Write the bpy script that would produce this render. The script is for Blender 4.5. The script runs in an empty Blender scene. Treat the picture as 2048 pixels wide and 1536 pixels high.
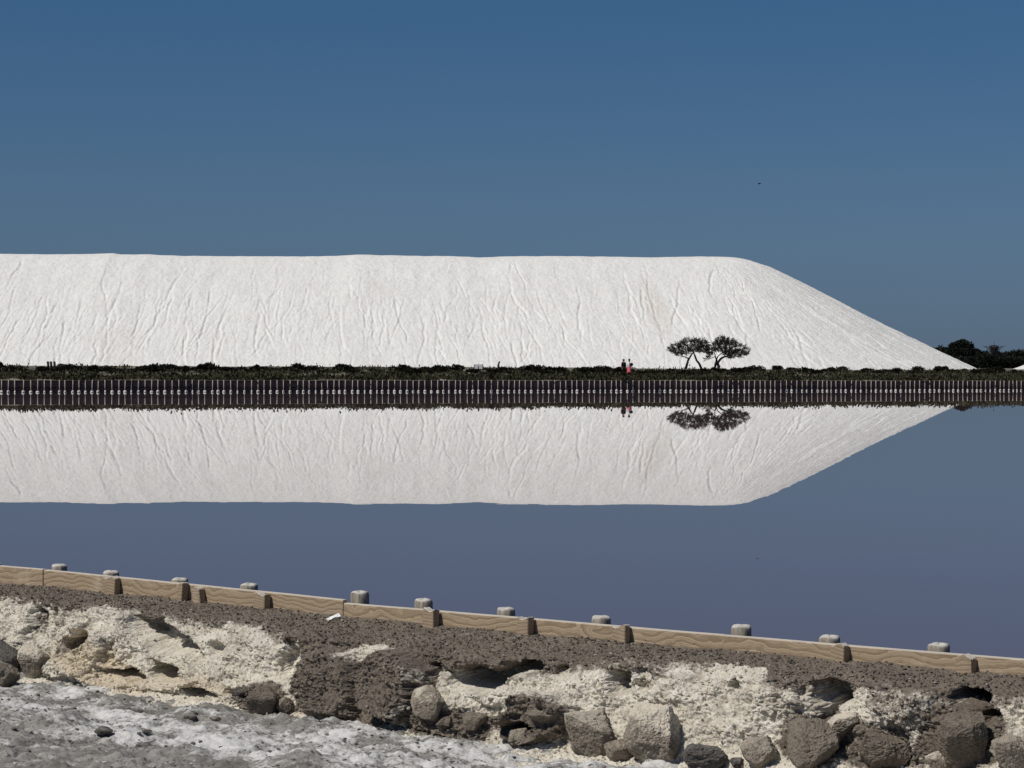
import bpy, bmesh, math, random
import numpy as np
from mathutils import Matrix, Vector

S = bpy.context.scene
C = S.collection
rad = math.radians

# ------------------------------------------------------------------ camera
CAM_H = 2.1
F = 4800.0                      # focal length in pixels of the 2048 px wide photograph
PITCH, ROLL = rad(0.4536), rad(0.246)
cam_d = bpy.data.cameras.new('camera')
cam_d.sensor_width = 36.0
cam_d.lens = F / 2048 * 36.0
cam_d.clip_start = 0.2
cam_d.clip_end = 60000
cam = bpy.data.objects.new('camera', cam_d)
C.objects.link(cam)
RC = Matrix.Rotation(math.pi / 2 - PITCH, 3, 'X') @ Matrix.Rotation(ROLL, 3, 'Z')
cam.matrix_world = Matrix.Translation((0, 0, CAM_H)) @ RC.to_4x4()
S.camera = cam

# ------------------------------------------------------------------ sky and sun
SUN_EL, SUN_A = rad(54), rad(32)        # SUN_A: how far the sun stands behind "straight left"
sdir = Vector((-math.cos(SUN_A) * math.cos(SUN_EL), -math.sin(SUN_A) * math.cos(SUN_EL), math.sin(SUN_EL)))
W = bpy.data.worlds.new('World')
S.world = W
W.use_nodes = True
wn, wl = W.node_tree.nodes, W.node_tree.links
wn.clear()
sky = wn.new('ShaderNodeTexSky')
sky.sky_type = 'NISHITA'
sky.sun_disc = False
sky.sun_elevation = SUN_EL
sky.sun_rotation = math.atan2(sdir.x, sdir.y)
sky.altitude = 2000
sky.air_density = 1.0
sky.dust_density = 0.3
sky.ozone_density = 10.0
gam = wn.new('ShaderNodeGamma')
gam.inputs[1].default_value = 1.0
mul = wn.new('ShaderNodeMix'); mul.data_type = 'RGBA'; mul.blend_type = 'MULTIPLY'
mul.inputs[0].default_value = 1.0
mul.inputs[7].default_value = (1.0, 1.0, 1.0, 1)
bg = wn.new('ShaderNodeBackground')
bg.inputs[1].default_value = 0.05
wo = wn.new('ShaderNodeOutputWorld')
tcw = wn.new('ShaderNodeTexCoord'); spw = wn.new('ShaderNodeSeparateXYZ'); rpw = wn.new('ShaderNodeValToRGB'); mrw = wn.new('ShaderNodeMath')
mrw.operation = 'MULTIPLY'; mrw.inputs[1].default_value = 2.5
wl.new(tcw.outputs['Generated'], spw.inputs[0]); wl.new(spw.outputs[2], mrw.inputs[0]); wl.new(mrw.outputs[0], rpw.inputs[0])
el_ = rpw.color_ramp.elements
while len(el_) < 6: el_.new(0.5)
for e_, (deg, c_) in zip(el_, [(0, (.35, .42, .60)), (.78, (.40, .46, .61)), (2.8, (.59, .62, .69)), (4.4, (.67, .71, .74)), (8.65, (.64, .82, .84)), (20, (.64, .84, .89))]):
    e_.position = min(1, 2.5 * math.sin(rad(deg))); e_.color = (*c_, 1)          # clear dry air dims towards the horizon
wl.new(rpw.outputs[0], mul.inputs[7])
wl.new(sky.outputs[0], gam.inputs[0])
wl.new(gam.outputs[0], mul.inputs[6])
wl.new(mul.outputs[2], bg.inputs[0])
wl.new(bg.outputs[0], wo.inputs[0])

sun_d = bpy.data.lights.new('sun', 'SUN')
sun_d.energy = 3.35
sun_d.angle = rad(0.53)
sun_d.color = (1.0, 0.95, 0.875)
sun = bpy.data.objects.new('sun', sun_d)
C.objects.link(sun)
sun.rotation_euler = sdir.to_track_quat('Z', 'Y').to_euler()
sun.location = (-40, -20, 60)

S.view_settings.view_transform = 'Standard'
S.view_settings.look = 'None'
S.view_settings.exposure = 0.0
S.view_settings.gamma = 1.0
S.view_settings.use_curve_mapping = False
S.cycles.max_bounces = 6
S.cycles.diffuse_bounces = 3

# ------------------------------------------------------------------ pixel <-> world
RCn = np.array(RC)
def ray(px, py):
    return RCn @ np.array([(px - 1024) / F, -(py - 768) / F, -1.0])
def at_Y(px, py, Y):
    d = ray(px, py); k = Y / d[1]
    return Vector((d[0] * k, Y, CAM_H + d[2] * k))
def at_z(px, py, z):
    d = ray(px, py); k = (z - CAM_H) / d[2]
    return Vector((d[0] * k, d[1] * k, z))
def project(P):                                   # P (..., 3) -> px, py
    q = (P - np.array([0, 0, CAM_H])) @ RCn       # = RCn^T applied
    zz = -q[..., 2]
    zz = np.where(zz < 0.1, 0.1, zz)
    return 1024 + F * q[..., 0] / zz, 768 - F * q[..., 1] / zz
# near retaining wall: a straight line in plan
F0 = np.array([-3.29, 17.45]); F1 = np.array([2.32, 13.10])
FD = (F1 - F0) / np.linalg.norm(F1 - F0)          # along the wall, left to right
FN = np.array([FD[1], -FD[0]])                    # towards the viewer's side
if FN[1] > 0: FN = -FN
def uv_w(u, v):
    return F0[0] + FD[0] * u + FN[0] * v, F0[1] + FD[1] * u + FN[1] * v
def on_fence(px, py, v=0.0):                      # ray meets the vertical plane at distance v before the wall
    d = ray(px, py)
    k = (np.dot(F0, FN) + v) / (d[0] * FN[0] + d[1] * FN[1])
    p = np.array([d[0] * k, d[1] * k])
    return float(np.dot(p - F0, FD)), CAM_H + d[2] * k   # u, z

# ------------------------------------------------------------------ noise
def _hash(ix, iy, iz, seed):
    h = (ix.astype(np.int64) * 374761393 + iy.astype(np.int64) * 668265263 + iz.astype(np.int64) * 2147483647 + seed * 1274126177) & 0xffffffff
    h = ((h ^ (h >> 13)) * 1274126177) & 0xffffffff
    h = ((h ^ (h >> 16)) * 2246822519) & 0xffffffff
    return h ^ (h >> 15)
_G = np.array([[1,1,0],[-1,1,0],[1,-1,0],[-1,-1,0],[1,0,1],[-1,0,1],[1,0,-1],[-1,0,-1],[0,1,1],[0,-1,1],[0,1,-1],[0,-1,-1],[1,1,0],[0,-1,1],[-1,1,0],[0,-1,-1]], dtype=np.float32)
def perlin(x, y, z, seed=0):
    x, y, z = np.broadcast_arrays(np.asarray(x, np.float64), np.asarray(y, np.float64), np.asarray(z, np.float64))
    ix, iy, iz = np.floor(x), np.floor(y), np.floor(z)
    fx, fy, fz = x - ix, y - iy, z - iz
    sx, sy, sz = [t * t * t * (t * (t * 6 - 15) + 10) for t in (fx, fy, fz)]
    out = 0
    for dx in (0, 1):
        wx = sx if dx else 1 - sx
        for dy in (0, 1):
            wy = sy if dy else 1 - sy
            for dz in (0, 1):
                wz = sz if dz else 1 - sz
                g = _G[_hash(ix + dx, iy + dy, iz + dz, seed) & 15]
                out = out + wx * wy * wz * (g[..., 0] * (fx - dx) + g[..., 1] * (fy - dy) + g[..., 2] * (fz - dz))
    return out
def fbm(x, y, z, octs=4, seed=0, gain=0.5, ridged=False):
    a, s, t = 1.0, 1.0, 0
    for o in range(octs):
        n = perlin(x * s, y * s, z * s, seed + o * 17)
        if ridged: n = 0.5 - 2 * np.abs(n)
        t = t + a * n
        a *= gain; s *= 2.03
    return t
def worley(x, y, z, seed=0):
    ix, iy, iz = np.floor(x), np.floor(y), np.floor(z)
    f1 = np.full(x.shape, 9.0); f2 = f1.copy(); idr = np.zeros(x.shape)
    for dx in (-1, 0, 1):
        for dy in (-1, 0, 1):
            for dz in (-1, 0, 1):
                h = _hash(ix + dx, iy + dy, iz + dz, seed)
                px_ = ix + dx + (h & 1023) / 1023.0; py_ = iy + dy + ((h >> 10) & 1023) / 1023.0; pz_ = iz + dz + ((h >> 20) & 1023) / 1023.0
                d = np.sqrt((px_ - x) ** 2 + (py_ - y) ** 2 + (pz_ - z) ** 2)
                nearer = d < f1
                f2 = np.where(nearer, f1, np.minimum(f2, d)); f1 = np.where(nearer, d, f1)
                idr = np.where(nearer, ((h >> 5) & 4095) / 4095.0, idr)
    return f1, f2, idr
def sstep(a, b, x):
    t = np.clip((x - a) / (b - a), 0, 1)
    return t * t * (3 - 2 * t)

# ------------------------------------------------------------------ mesh helpers
def mesh_np(name, V, Fq, attrs=None, smooth=True):
    V = np.asarray(V, np.float32).reshape(-1, 3)
    Fq = np.asarray(Fq, np.int32)
    n, k = Fq.shape
    me = bpy.data.meshes.new(name)
    me.vertices.add(len(V)); me.vertices.foreach_set('co', V.ravel())
    me.loops.add(n * k); me.loops.foreach_set('vertex_index', Fq.ravel())
    me.polygons.add(n)
    me.polygons.foreach_set('loop_start', np.arange(0, n * k, k, dtype=np.int32))
    me.polygons.foreach_set('loop_total', np.full(n, k, dtype=np.int32))
    me.polygons.foreach_set('use_smooth', np.full(n, smooth, dtype=bool))
    me.update(calc_edges=True)
    for an, av in (attrs or {}).items():
        at = me.attributes.new(an, 'FLOAT', 'POINT')
        at.data.foreach_set('value', np.asarray(av, np.float32).ravel())
    return me
def grid_faces(m, n, wrap=False):
    i = np.arange(m - (0 if wrap else 1))[:, None]; j = np.arange(n - 1)[None, :]
    i2 = (i + 1) % m
    a, b, c, d = i * n + j, i2 * n + j, i2 * n + j + 1, i * n + j + 1
    return np.stack([np.broadcast_to(t, (len(i), n - 1)) for t in (a, b, c, d)], -1).reshape(-1, 4)
def link(name, me, mats, parent=None):
    o = bpy.data.objects.new(name, me)
    C.objects.link(o)
    if not isinstance(mats, (list, tuple)): mats = [mats]
    if len(me.materials) == 0:
        for m in mats: me.materials.append(m)
    if parent: o.parent = parent
    return o
def tag(o, label=None, cat=None, group=None, kind=None):
    if label: o['label'] = label
    if cat: o['category'] = cat
    if group: o['group'] = group
    if kind: o['kind'] = kind
    return o
def empty(name, loc, rz=0):
    o = bpy.data.objects.new(name, None); C.objects.link(o)
    o.location = loc; o.rotation_euler = (0, 0, rz); o.empty_display_size = 0.2
    return o
def bm_mesh(name, bm, smooth=False):
    me = bpy.data.meshes.new(name); bm.to_mesh(me); bm.free()
    if smooth: me.polygons.foreach_set('use_smooth', np.full(len(me.polygons), True))
    return me
def box_bm(bm, c, s, rot=None, mi=0):
    r = bmesh.ops.create_cube(bm, size=1.0)
    M = Matrix.Translation(c) @ ((rot or Matrix.Identity(3)).to_4x4()) @ Matrix.Diagonal((*s, 1))
    bmesh.ops.transform(bm, matrix=M, verts=r['verts'])
    for f in {f for v in r['verts'] for f in v.link_faces}: f.material_index = mi
    return r['verts']
def tube_arr(paths, sides=6):                    # paths: list of [(p, r), ...] -> V, F
    V, Fc = [], []
    for path in paths:
        P = [Vector(p) for p, r in path]; n = len(P); base = len(V)
        up = Vector((0.3, 0.2, 1)).normalized()
        for i in range(n):
            t = (P[min(i + 1, n - 1)] - P[max(i - 1, 0)])
            if t.length < 1e-9: t = Vector((0, 0, 1))
            t.normalize()
            a = t.cross(up)
            if a.length < 1e-3: a = t.cross(Vector((1, 0, 0)))
            a.normalize(); b = t.cross(a)
            for k in range(sides):
                an = 2 * math.pi * k / sides
                V.append(P[i] + (a * math.cos(an) + b * math.sin(an)) * path[i][1])
        for i in range(n - 1):
            for k in range(sides):
                k2 = (k + 1) % sides
                Fc.append((base + i * sides + k, base + i * sides + k2, base + (i + 1) * sides + k2, base + (i + 1) * sides + k))
    return np.array([tuple(v) for v in V]), np.array(Fc)
def chunks(pos, size, seed, squash=0.7, pick=None):     # many small angular lumps joined: V, F
    rng = np.random.default_rng(seed)
    t = (1 + 5 ** .5) / 2
    B = np.array([[-1,t,0],[1,t,0],[-1,-t,0],[1,-t,0],[0,-1,t],[0,1,t],[0,-1,-t],[0,1,-t],[t,0,-1],[t,0,1],[-t,0,-1],[-t,0,1]]) / 1.9
    T = np.array([[0,11,5],[0,5,1],[0,1,7],[0,7,10],[0,10,11],[1,5,9],[5,11,4],[11,10,2],[10,7,6],[7,1,8],[3,9,4],[3,4,2],[3,2,6],[3,6,8],[3,8,9],[4,9,5],[2,4,11],[6,2,10],[8,6,7],[9,8,1]])
    N = len(pos)
    q = rng.normal(size=(N, 4)); q /= np.linalg.norm(q, axis=1, keepdims=True)
    w, x, y, z = q.T
    R = np.stack([1-2*(y*y+z*z), 2*(x*y-z*w), 2*(x*z+y*w), 2*(x*y+z*w), 1-2*(x*x+z*z), 2*(y*z-x*w), 2*(x*z-y*w), 2*(y*z+x*w), 1-2*(x*x+y*y)], -1).reshape(N, 3, 3)
    sc = rng.uniform(0.55, 1.15, size=(N, 1, 3))
    L = B[None] * rng.uniform(0.7, 1.25, size=(N, 12, 1)) * sc
    L = np.einsum('nij,nkj->nki', R, L) * (np.asarray(size)[:, None, None] * 0.5)
    L[..., 2] *= squash
    V = L + np.asarray(pos)[:, None, :]
    Fc = (T[None] + 12 * np.arange(N)[:, None, None]).reshape(-1, 3)
    return V.reshape(-1, 3), Fc

# ------------------------------------------------------------------ materials
class NT:
    def __init__(s, name):
        s.m = bpy.data.materials.new(name); s.m.use_nodes = True
        s.t = s.m.node_tree; s.t.nodes.clear()
        s.out = s.n('ShaderNodeOutputMaterial')
        s.b = s.n('ShaderNodeBsdfPrincipled')
        s.l(s.b.outputs[0], s.out.inputs[0])
        s.b.inputs['Roughness'].default_value = 0.9
        s.b.inputs['Specular IOR Level'].default_value = 0.25
    def n(s, t, **kw):
        x = s.t.nodes.new(t)
        for k, v in kw.items(): setattr(x, k, v)
        return x
    def l(s, a, b): s.t.links.new(a, b)
    def put(s, sock, v):
        if hasattr(v, 'is_output') or isinstance(v, bpy.types.NodeSocket): s.l(v, sock)
        else: sock.default_value = v
    def coord(s, kind='Object', scale=(1, 1, 1), add=None):
        tc = s.n('ShaderNodeTexCoord')
        mp = s.n('ShaderNodeMapping')
        mp.inputs['Scale'].default_value = scale
        s.l(tc.outputs[kind], mp.inputs[0])
        if add is not None: s.put(mp.inputs['Location'], add)
        return mp.outputs[0]
    def noise(s, vec, scale, detail=4, rough=0.55, dist=0.0, color=False):
        x = s.n('ShaderNodeTexNoise')
        s.l(vec, x.inputs['Vector'])
        x.inputs['Scale'].default_value = scale; x.inputs['Detail'].default_value = detail
        x.inputs['Roughness'].default_value = rough; x.inputs['Distortion'].default_value = dist
        return x.outputs[1 if color else 0]
    def math(s, op, a, b=0.0, clamp=False):
        x = s.n('ShaderNodeMath', operation=op, use_clamp=clamp)
        s.put(x.inputs[0], a); s.put(x.inputs[1], b)
        return x.outputs[0]
    def ramp(s, v, stops):
        x = s.n('ShaderNodeValToRGB')
        e = x.color_ramp.elements
        while len(e) < len(stops): e.new(0.5)
        for i, (p, c) in enumerate(stops):
            e[i].position = p; e[i].color = c if len(c) == 4 else (*c, 1)
        s.l(v, x.inputs[0])
        return x.outputs[0]
    def mix(s, f, a, b, blend='MIX'):
        x = s.n('ShaderNodeMix', data_type='RGBA', blend_type=blend)
        s.put(x.inputs[0], f)
        s.put(x.inputs[6], a if not isinstance(a, tuple) else (*a, 1)[:4])
        s.put(x.inputs[7], b if not isinstance(b, tuple) else (*b, 1)[:4])
        return x.outputs[2]
    def attr(s, name):
        x = s.n('ShaderNodeAttribute'); x.attribute_name = name
        return x.outputs['Fac']
    def bump(s, h, strength, dist):
        x = s.n('ShaderNodeBump'); x.inputs['Strength'].default_value = strength; x.inputs['Distance'].default_value = dist
        s.l(h, x.inputs['Height']); s.l(x.outputs[0], s.b.inputs['Normal'])
    def color(s, c):
        s.put(s.b.inputs['Base Color'], c if not isinstance(c, tuple) else (*c, 1)[:4])
    def rough(s, r): s.put(s.b.inputs['Roughness'], r)

def simple(name, c1, c2, scale=3.0, rough=0.9, coord='Object'):
    t = NT(name)
    n = t.noise(t.coord(coord), scale, 5)
    t.color(t.ramp(n, [(0.3, c1), (0.7, c2)])); t.rough(rough)
    return t.m

# salt of the heap
t = NT('salt')
v = t.coord()
n1 = t.noise(v, 0.25, 5); n2 = t.noise(v, 2.2, 6, 0.65)
base = t.mix(t.ramp(n1, [(0.35, (0, 0, 0)), (0.75, (1, 1, 1))]), (0.82, 0.82, 0.785), (0.785, 0.765, 0.73))
base = t.mix(t.ramp(t.noise(v, 1.1, 7, 0.75), [(0.40, (.5, .5, .5)), (0.52, (0, 0, 0))]), base, (0.70, 0.69, 0.66))
st = t.math('MULTIPLY', t.attr('stain'), t.ramp(t.noise(v, 0.8, 6, 0.7), [(0.3, (0.3, 0.3, 0.3)), (0.65, (1, 1, 1))]))
base = t.mix(st, base, (0.62, 0.55, 0.49))
t.color(base); t.bump(t.math('ADD', n2, t.math('MULTIPLY', t.noise(v, 7, 3), 0.4)), 0.55, 0.3)
M_SALT = t.m

# water with mauve brine body
t = NT('brine')
t.color((0.142, 0.092, 0.094)); t.rough(0.0)
t.b.inputs['IOR'].default_value = 1.33
t.b.inputs['Specular IOR Level'].default_value = 0.5
v = t.coord(scale=(1, 1, 1))
h = t.math('ADD', t.noise(v, 0.5, 2), t.math('MULTIPLY', t.noise(v, 2.5, 2), 0.15))
t.bump(h, 0.014, 0.02)
M_WATER = t.m

# eroded bank: brown earth on pale marl
t = NT('bank_earth')
v = t.coord()
nf = t.noise(v, 45, 6, 0.65); nm = t.noise(v, 9, 6, 0.65); nl = t.noise(v, 2.5, 5, 0.6)
cream = t.mix(nl, (0.69, 0.64, 0.535), (0.56, 0.515, 0.43))
cream = t.mix(t.ramp(nm, [(0.42, (0, 0, 0)), (0.62, (1, 1, 1))]), cream, (0.74, 0.695, 0.60))
smg = t.ramp(t.noise(v, 5.5, 9, 0.78, 0.4), [(0.50, (0, 0, 0)), (0.66, (.85, .85, .85))])
cream = t.mix(smg, cream, (0.36, 0.315, 0.25))
cream = t.mix(t.math('MULTIPLY', t.attr('ochre'), t.math('MULTIPLY', nm, 1.1)), cream, (0.57, 0.455, 0.29))
cream = t.mix(t.ramp(nf, [(0.33, (.8, .8, .8)), (0.44, (0, 0, 0))]), cream, (0.30, 0.255, 0.195))
brown = t.mix(nm, (0.165, 0.135, 0.105), (0.235, 0.198, 0.157))
brown = t.mix(t.ramp(t.noise(v, 3.8, 7, 0.72, 0.6), [(0.42, (0, 0, 0)), (0.62, (.75, .75, .75))]), brown, (0.135, 0.11, 0.086))
brown = t.mix(t.ramp(t.noise(v, 24, 6, 0.7), [(0.60, (0, 0, 0)), (0.70, (.6, .6, .6))]), brown, (0.30, 0.26, 0.21))
brown = t.mix(t.ramp(nf, [(0.35, (1, 1, 1)), (0.5, (0, 0, 0))]), brown, (0.105, 0.088, 0.075))
brown = t.mix(t.ramp(nf, [(0.66, (0, 0, 0)), (0.76, (0.7, 0.7, 0.7))]), brown, (0.36, 0.33, 0.28))
bf = t.math('ADD', t.attr('brown'), t.math('MULTIPLY', t.math('SUBTRACT', t.noise(v, 16, 8, 0.78), 0.5), 2.6))
bf = t.ramp(bf, [(0.34, (0, 0, 0)), (0.70, (1, 1, 1))])
t.color(t.mix(bf, cream, brown))
t.bump(t.math('ADD', nf, t.math('MULTIPLY', t.noise(v, 130, 4), 0.4)), 0.8, 0.012)
M_BANK = t.m

# salt-crusted mud flat
t = NT('mud_salt')
v = t.coord()
nf = t.noise(v, 35, 6, 0.65); nm = t.noise(t.coord(scale=(0.8, 1.2, 1)), 3.2, 9, 0.72, 0.8)
mud = t.mix(t.noise(v, 3, 4), (0.23, 0.222, 0.20), (0.37, 0.36, 0.33))
mud = t.mix(t.ramp(t.noise(t.coord(scale=(0.7, 1.6, 1)), 9, 7, 0.72), [(0.38, (.8, .8, .8)), (0.52, (0, 0, 0))]), mud, (0.15, 0.142, 0.128))
mud = t.mix(t.ramp(nf, [(0.36, (1, 1, 1)), (0.46, (0, 0, 0))]), mud, (0.12, 0.112, 0.10))
mud = t.mix(t.ramp(t.noise(t.coord(scale=(1, 1, 1)), 2.2, 8, 0.7, 0.5), [(0.36, (1, 1, 1)), (0.52, (0, 0, 0))]), mud, (0.135, 0.127, 0.112))
cr = t.math('ADD', t.attr('crust'), t.math('MULTIPLY', t.math('SUBTRACT', nm, 0.5), 4.6))
cr = t.math('ADD', cr, t.math('MULTIPLY', t.math('SUBTRACT', nf, 0.5), 1.9))
cr = t.ramp(cr, [(0.28, (0, 0, 0)), (0.62, (.55, .55, .55)), (1.0, (1, 1, 1))])
t.color(t.mix(cr, mud, (0.66, 0.65, 0.625)))
t.bump(t.math('ADD', nf, t.math('MULTIPLY', nm, 0.9)), 0.75, 0.015)
M_MUD = t.m

# rocks
def rock_mat(name, c1, c2, dust_lit):
    t = NT(name)
    oi = t.n('ShaderNodeObjectInfo')
    v = t.coord(add=None)
    nl = t.noise(v, 6, 6, 0.65); nf = t.noise(v, 40, 6, 0.68)
    c = t.mix(nl, c1, c2)
    c = t.mix(t.ramp(nf, [(0.36, (1, 1, 1)), (0.5, (0, 0, 0))]), c, tuple(x * 0.45 for x in c1))
    c = t.mix(t.ramp(t.noise(v, 3.2, 7, 0.75, 0.5), [(0.44, (0, 0, 0)), (0.62, (.8, .8, .8))]), c, tuple(x * .62 for x in c1))
    d = t.math('ADD', t.attr('dust_lit'), t.math('MULTIPLY', t.math('SUBTRACT', t.noise(v, 9, 8, 0.75), 0.5), 1.8))
    c = t.mix(t.ramp(d, [(0.45, (0, 0, 0)), (0.8, (1, 1, 1))]), c, dust_lit)  # pale dust, with the rock's sunlit side painted in
    c = t.mix(t.math('MULTIPLY', oi.outputs['Random'], .35), c, tuple(x * .8 for x in dust_lit))
    t.color(c); t.bump(t.math('ADD', nf, nl), 0.8, 0.012)
    return t.m
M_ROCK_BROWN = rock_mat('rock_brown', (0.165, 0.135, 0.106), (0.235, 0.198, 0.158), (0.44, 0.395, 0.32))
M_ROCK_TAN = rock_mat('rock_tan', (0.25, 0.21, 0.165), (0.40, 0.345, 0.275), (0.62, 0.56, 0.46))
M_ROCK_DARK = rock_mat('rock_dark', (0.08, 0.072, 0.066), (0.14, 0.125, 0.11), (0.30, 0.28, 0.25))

# gravel lumps
t = NT('gravel')
oi = t.n('ShaderNodeNewGeometry')
c = t.ramp(oi.outputs['Random Per Island'], [(0.0, (0.085, 0.072, 0.06)), (0.45, (0.16, 0.133, 0.106)), (0.88, (0.26, 0.225, 0.18)), (0.95, (0.55, 0.52, 0.46))])
t.color(t.mix(t.noise(t.coord(), 60, 3), c, (0.09, 0.078, 0.068)))
M_GRAVEL = t.m
t = NT('marl_crumb')
oi = t.n('ShaderNodeNewGeometry')
c = t.ramp(oi.outputs['Random Per Island'], [(0.0, (0.28, 0.25, 0.2)), (0.4, (0.5, 0.455, 0.37)), (1.0, (0.64, 0.59, 0.49))])
t.color(c)
M_CRUMB = t.m
t = NT('mud_clod')
oi = t.n('ShaderNodeNewGeometry')
c = t.ramp(oi.outputs['Random Per Island'], [(0.0, (0.06, 0.056, 0.052)), (0.6, (0.17, 0.16, 0.145)), (0.85, (0.3, 0.29, 0.27)), (0.95, (0.6, 0.6, 0.58))])
t.color(c)
M_CLOD = t.m

# sawn timber with growth rings
def wood(name, light, dark, grey, ring=0.017):
    t = NT(name)
    oi = t.n('ShaderNodeObjectInfo')
    off = t.n('ShaderNodeCombineXYZ')
    t.l(t.math('MULTIPLY', oi.outputs['Random'], 37.0), off.inputs[0])
    v = t.coord(add=off.outputs[0])
    sep = t.n('ShaderNodeSeparateXYZ'); t.l(v, sep.inputs[0])
    low = t.n('ShaderNodeMapping'); low.inputs['Scale'].default_value = (0.85, 0.6, 0.6); t.l(v, low.inputs[0])
    nA = t.noise(low.outputs[0], 1.0, 1); nB = t.noise(low.outputs[0], 1.7, 1)
    yy = t.math('ADD', sep.outputs[1], t.math('ADD', 0.03, t.math('MULTIPLY', t.math('SUBTRACT', nA, 0.5), 0.22)))
    zz = t.math('ADD', sep.outputs[2], t.math('MULTIPLY', t.math('SUBTRACT', nB, 0.5), 0.24))
    rr = t.math('SQRT', t.math('ADD', t.math('MULTIPLY', yy, yy), t.math('MULTIPLY', zz, zz)))
    fine = t.n('ShaderNodeMapping'); fine.inputs['Scale'].default_value = (4, 30, 30); t.l(v, fine.inputs[0])
    nF = t.noise(fine.outputs[0], 3, 5, 0.65)
    ph = t.math('ADD', t.math('DIVIDE', rr, ring), t.math('ADD', t.math('MULTIPLY', t.noise(fine.outputs[0], .8, 3), 0.9), t.math('MULTIPLY', t.noise(low.outputs[0], 5.0, 3), 3.0)))
    fr = t.math('FRACT', ph)
    rg = t.ramp(fr, [(0.0, (0, 0, 0)), (0.45, (0.2, 0.2, 0.2)), (0.82, (1, 1, 1)), (0.94, (0.9, 0.9, 0.9)), (1.0, (0, 0, 0))])
    rg2 = t.ramp(t.math('FRACT', t.math('MULTIPLY', ph, 3.0)), [(0.0, (0, 0, 0)), (0.75, (.45, .45, .45)), (1.0, (0, 0, 0))])
    c = t.mix(t.math('MULTIPLY', rg, .8), light, dark)
    c = t.mix(rg2, c, dark)
    c = t.mix(t.math('MULTIPLY', nF, 0.5), c, grey)
    st = t.ramp(t.noise(low.outputs[0], 3.5, 5, 0.65), [(0.56, (0, 0, 0)), (0.72, (0.75, 0.75, 0.75))])
    c = t.mix(st, c, tuple(min(1, x * 1.35) for x in grey))
    # knots
    vo = t.n('ShaderNodeTexVoronoi'); km = t.n('ShaderNodeMapping'); km.inputs['Scale'].default_value = (2.1, 3, 7); t.l(v, km.inputs[0]); t.l(km.outputs[0], vo.inputs['Vector'])
    kn = t.ramp(vo.outputs['Distance'], [(0.05, (1, 1, 1)), (0.09, (0, 0, 0))])
    c = t.mix(kn, c, tuple(x * 0.3 for x in dark))
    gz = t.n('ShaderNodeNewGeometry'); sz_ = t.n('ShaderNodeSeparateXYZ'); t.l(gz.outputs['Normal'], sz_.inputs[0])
    c = t.mix(t.ramp(sz_.outputs[2], [(0.5, (0, 0, 0)), (0.8, (1, 1, 1))]), c, (0.60, 0.56, 0.49))  # upward faces paler: weathering plus the sunlit edge put into the colour
    t.color(c); t.rough(0.8)
    t.bump(t.math('ADD', t.math('MULTIPLY', rg, -0.6), nF), 0.5, 0.004)
    return t.m
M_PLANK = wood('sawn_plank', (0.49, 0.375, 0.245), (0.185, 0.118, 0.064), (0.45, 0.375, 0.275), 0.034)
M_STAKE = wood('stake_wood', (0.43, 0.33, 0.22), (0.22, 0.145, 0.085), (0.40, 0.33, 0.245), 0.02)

t = NT('post_wood')
v = t.coord(scale=(14, 14, 1.6))
n = t.noise(v, 3.0, 6, 0.68)
gm = t.n('ShaderNodeNewGeometry')
sx = t.n('ShaderNodeSeparateXYZ'); t.l(gm.outputs['Normal'], sx.inputs[0])
side = t.ramp(n, [(0.30, (0.06, 0.05, 0.042)), (0.45, (0.27, 0.235, 0.19)), (0.7, (0.44, 0.40, 0.34))])
top = t.ramp(t.noise(t.coord(), 30, 5), [(0.3, (0.42, 0.40, 0.36)), (0.7, (0.62, 0.60, 0.55))])
t.color(t.mix(t.ramp(sx.outputs[2], [(0.35, (0, 0, 0)), (0.6, (1, 1, 1))]), side, top))
t.bump(n, 0.8, 0.006)
M_POST = t.m

# far wall: wet dark boards, posts with white salt collar
M_FBOARD = simple('far_board', (0.070, 0.054, 0.054), (0.13, 0.10, 0.098), 2.0, 0.85)
M_FTOP = simple('far_board_top', (0.20, 0.185, 0.16), (0.34, 0.32, 0.29), 6.0)
M_FPOST = simple('far_post', (0.34, 0.30, 0.255), (0.52, 0.475, 0.41), 5.0)
M_CRUST = simple('salt_crust', (0.78, 0.74, 0.64), (0.88, 0.85, 0.76), 9.0)

t = NT('far_ground')
v = t.coord()
n = t.noise(v, 0.12, 6, 0.65)
t.color(t.ramp(n, [(0.36, (0.06, 0.055, 0.036)), (0.52, (0.13, 0.115, 0.08)), (0.64, (0.38, 0.345, 0.28))]))
M_LAND = t.m

def leafmat(name, c1, c2):
    t = NT(name)
    g = t.n('ShaderNodeNewGeometry')
    t.color(t.ramp(g.outputs['Random Per Island'], [(0.0, c1), (1.0, c2)]))
    t.rough(0.85); t.b.inputs['Specular IOR Level'].default_value = 0.1
    return t.m
M_LEAF_TREE = leafmat('tamarisk_leaf', (0.034, 0.033, 0.026), (0.095, 0.088, 0.072))
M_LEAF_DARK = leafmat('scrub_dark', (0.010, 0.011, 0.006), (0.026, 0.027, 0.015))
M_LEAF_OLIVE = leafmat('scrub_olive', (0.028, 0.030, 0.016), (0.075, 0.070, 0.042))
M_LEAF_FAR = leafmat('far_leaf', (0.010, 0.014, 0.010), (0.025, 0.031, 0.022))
M_BARK = simple('bark', (0.020, 0.018, 0.016), (0.048, 0.042, 0.038), 6.0)
M_STEEL = simple('rusty_steel', (0.026, 0.023, 0.026), (0.055, 0.046, 0.05), 3.0, 0.7)
M_HILL = simple('far_hill', (0.10, 0.12, 0.11), (0.17, 0.18, 0.16), 0.002)
M_WHITE = simple('white_paint', (0.78, 0.78, 0.76), (0.82, 0.82, 0.80), 5.0, 0.6)
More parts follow.
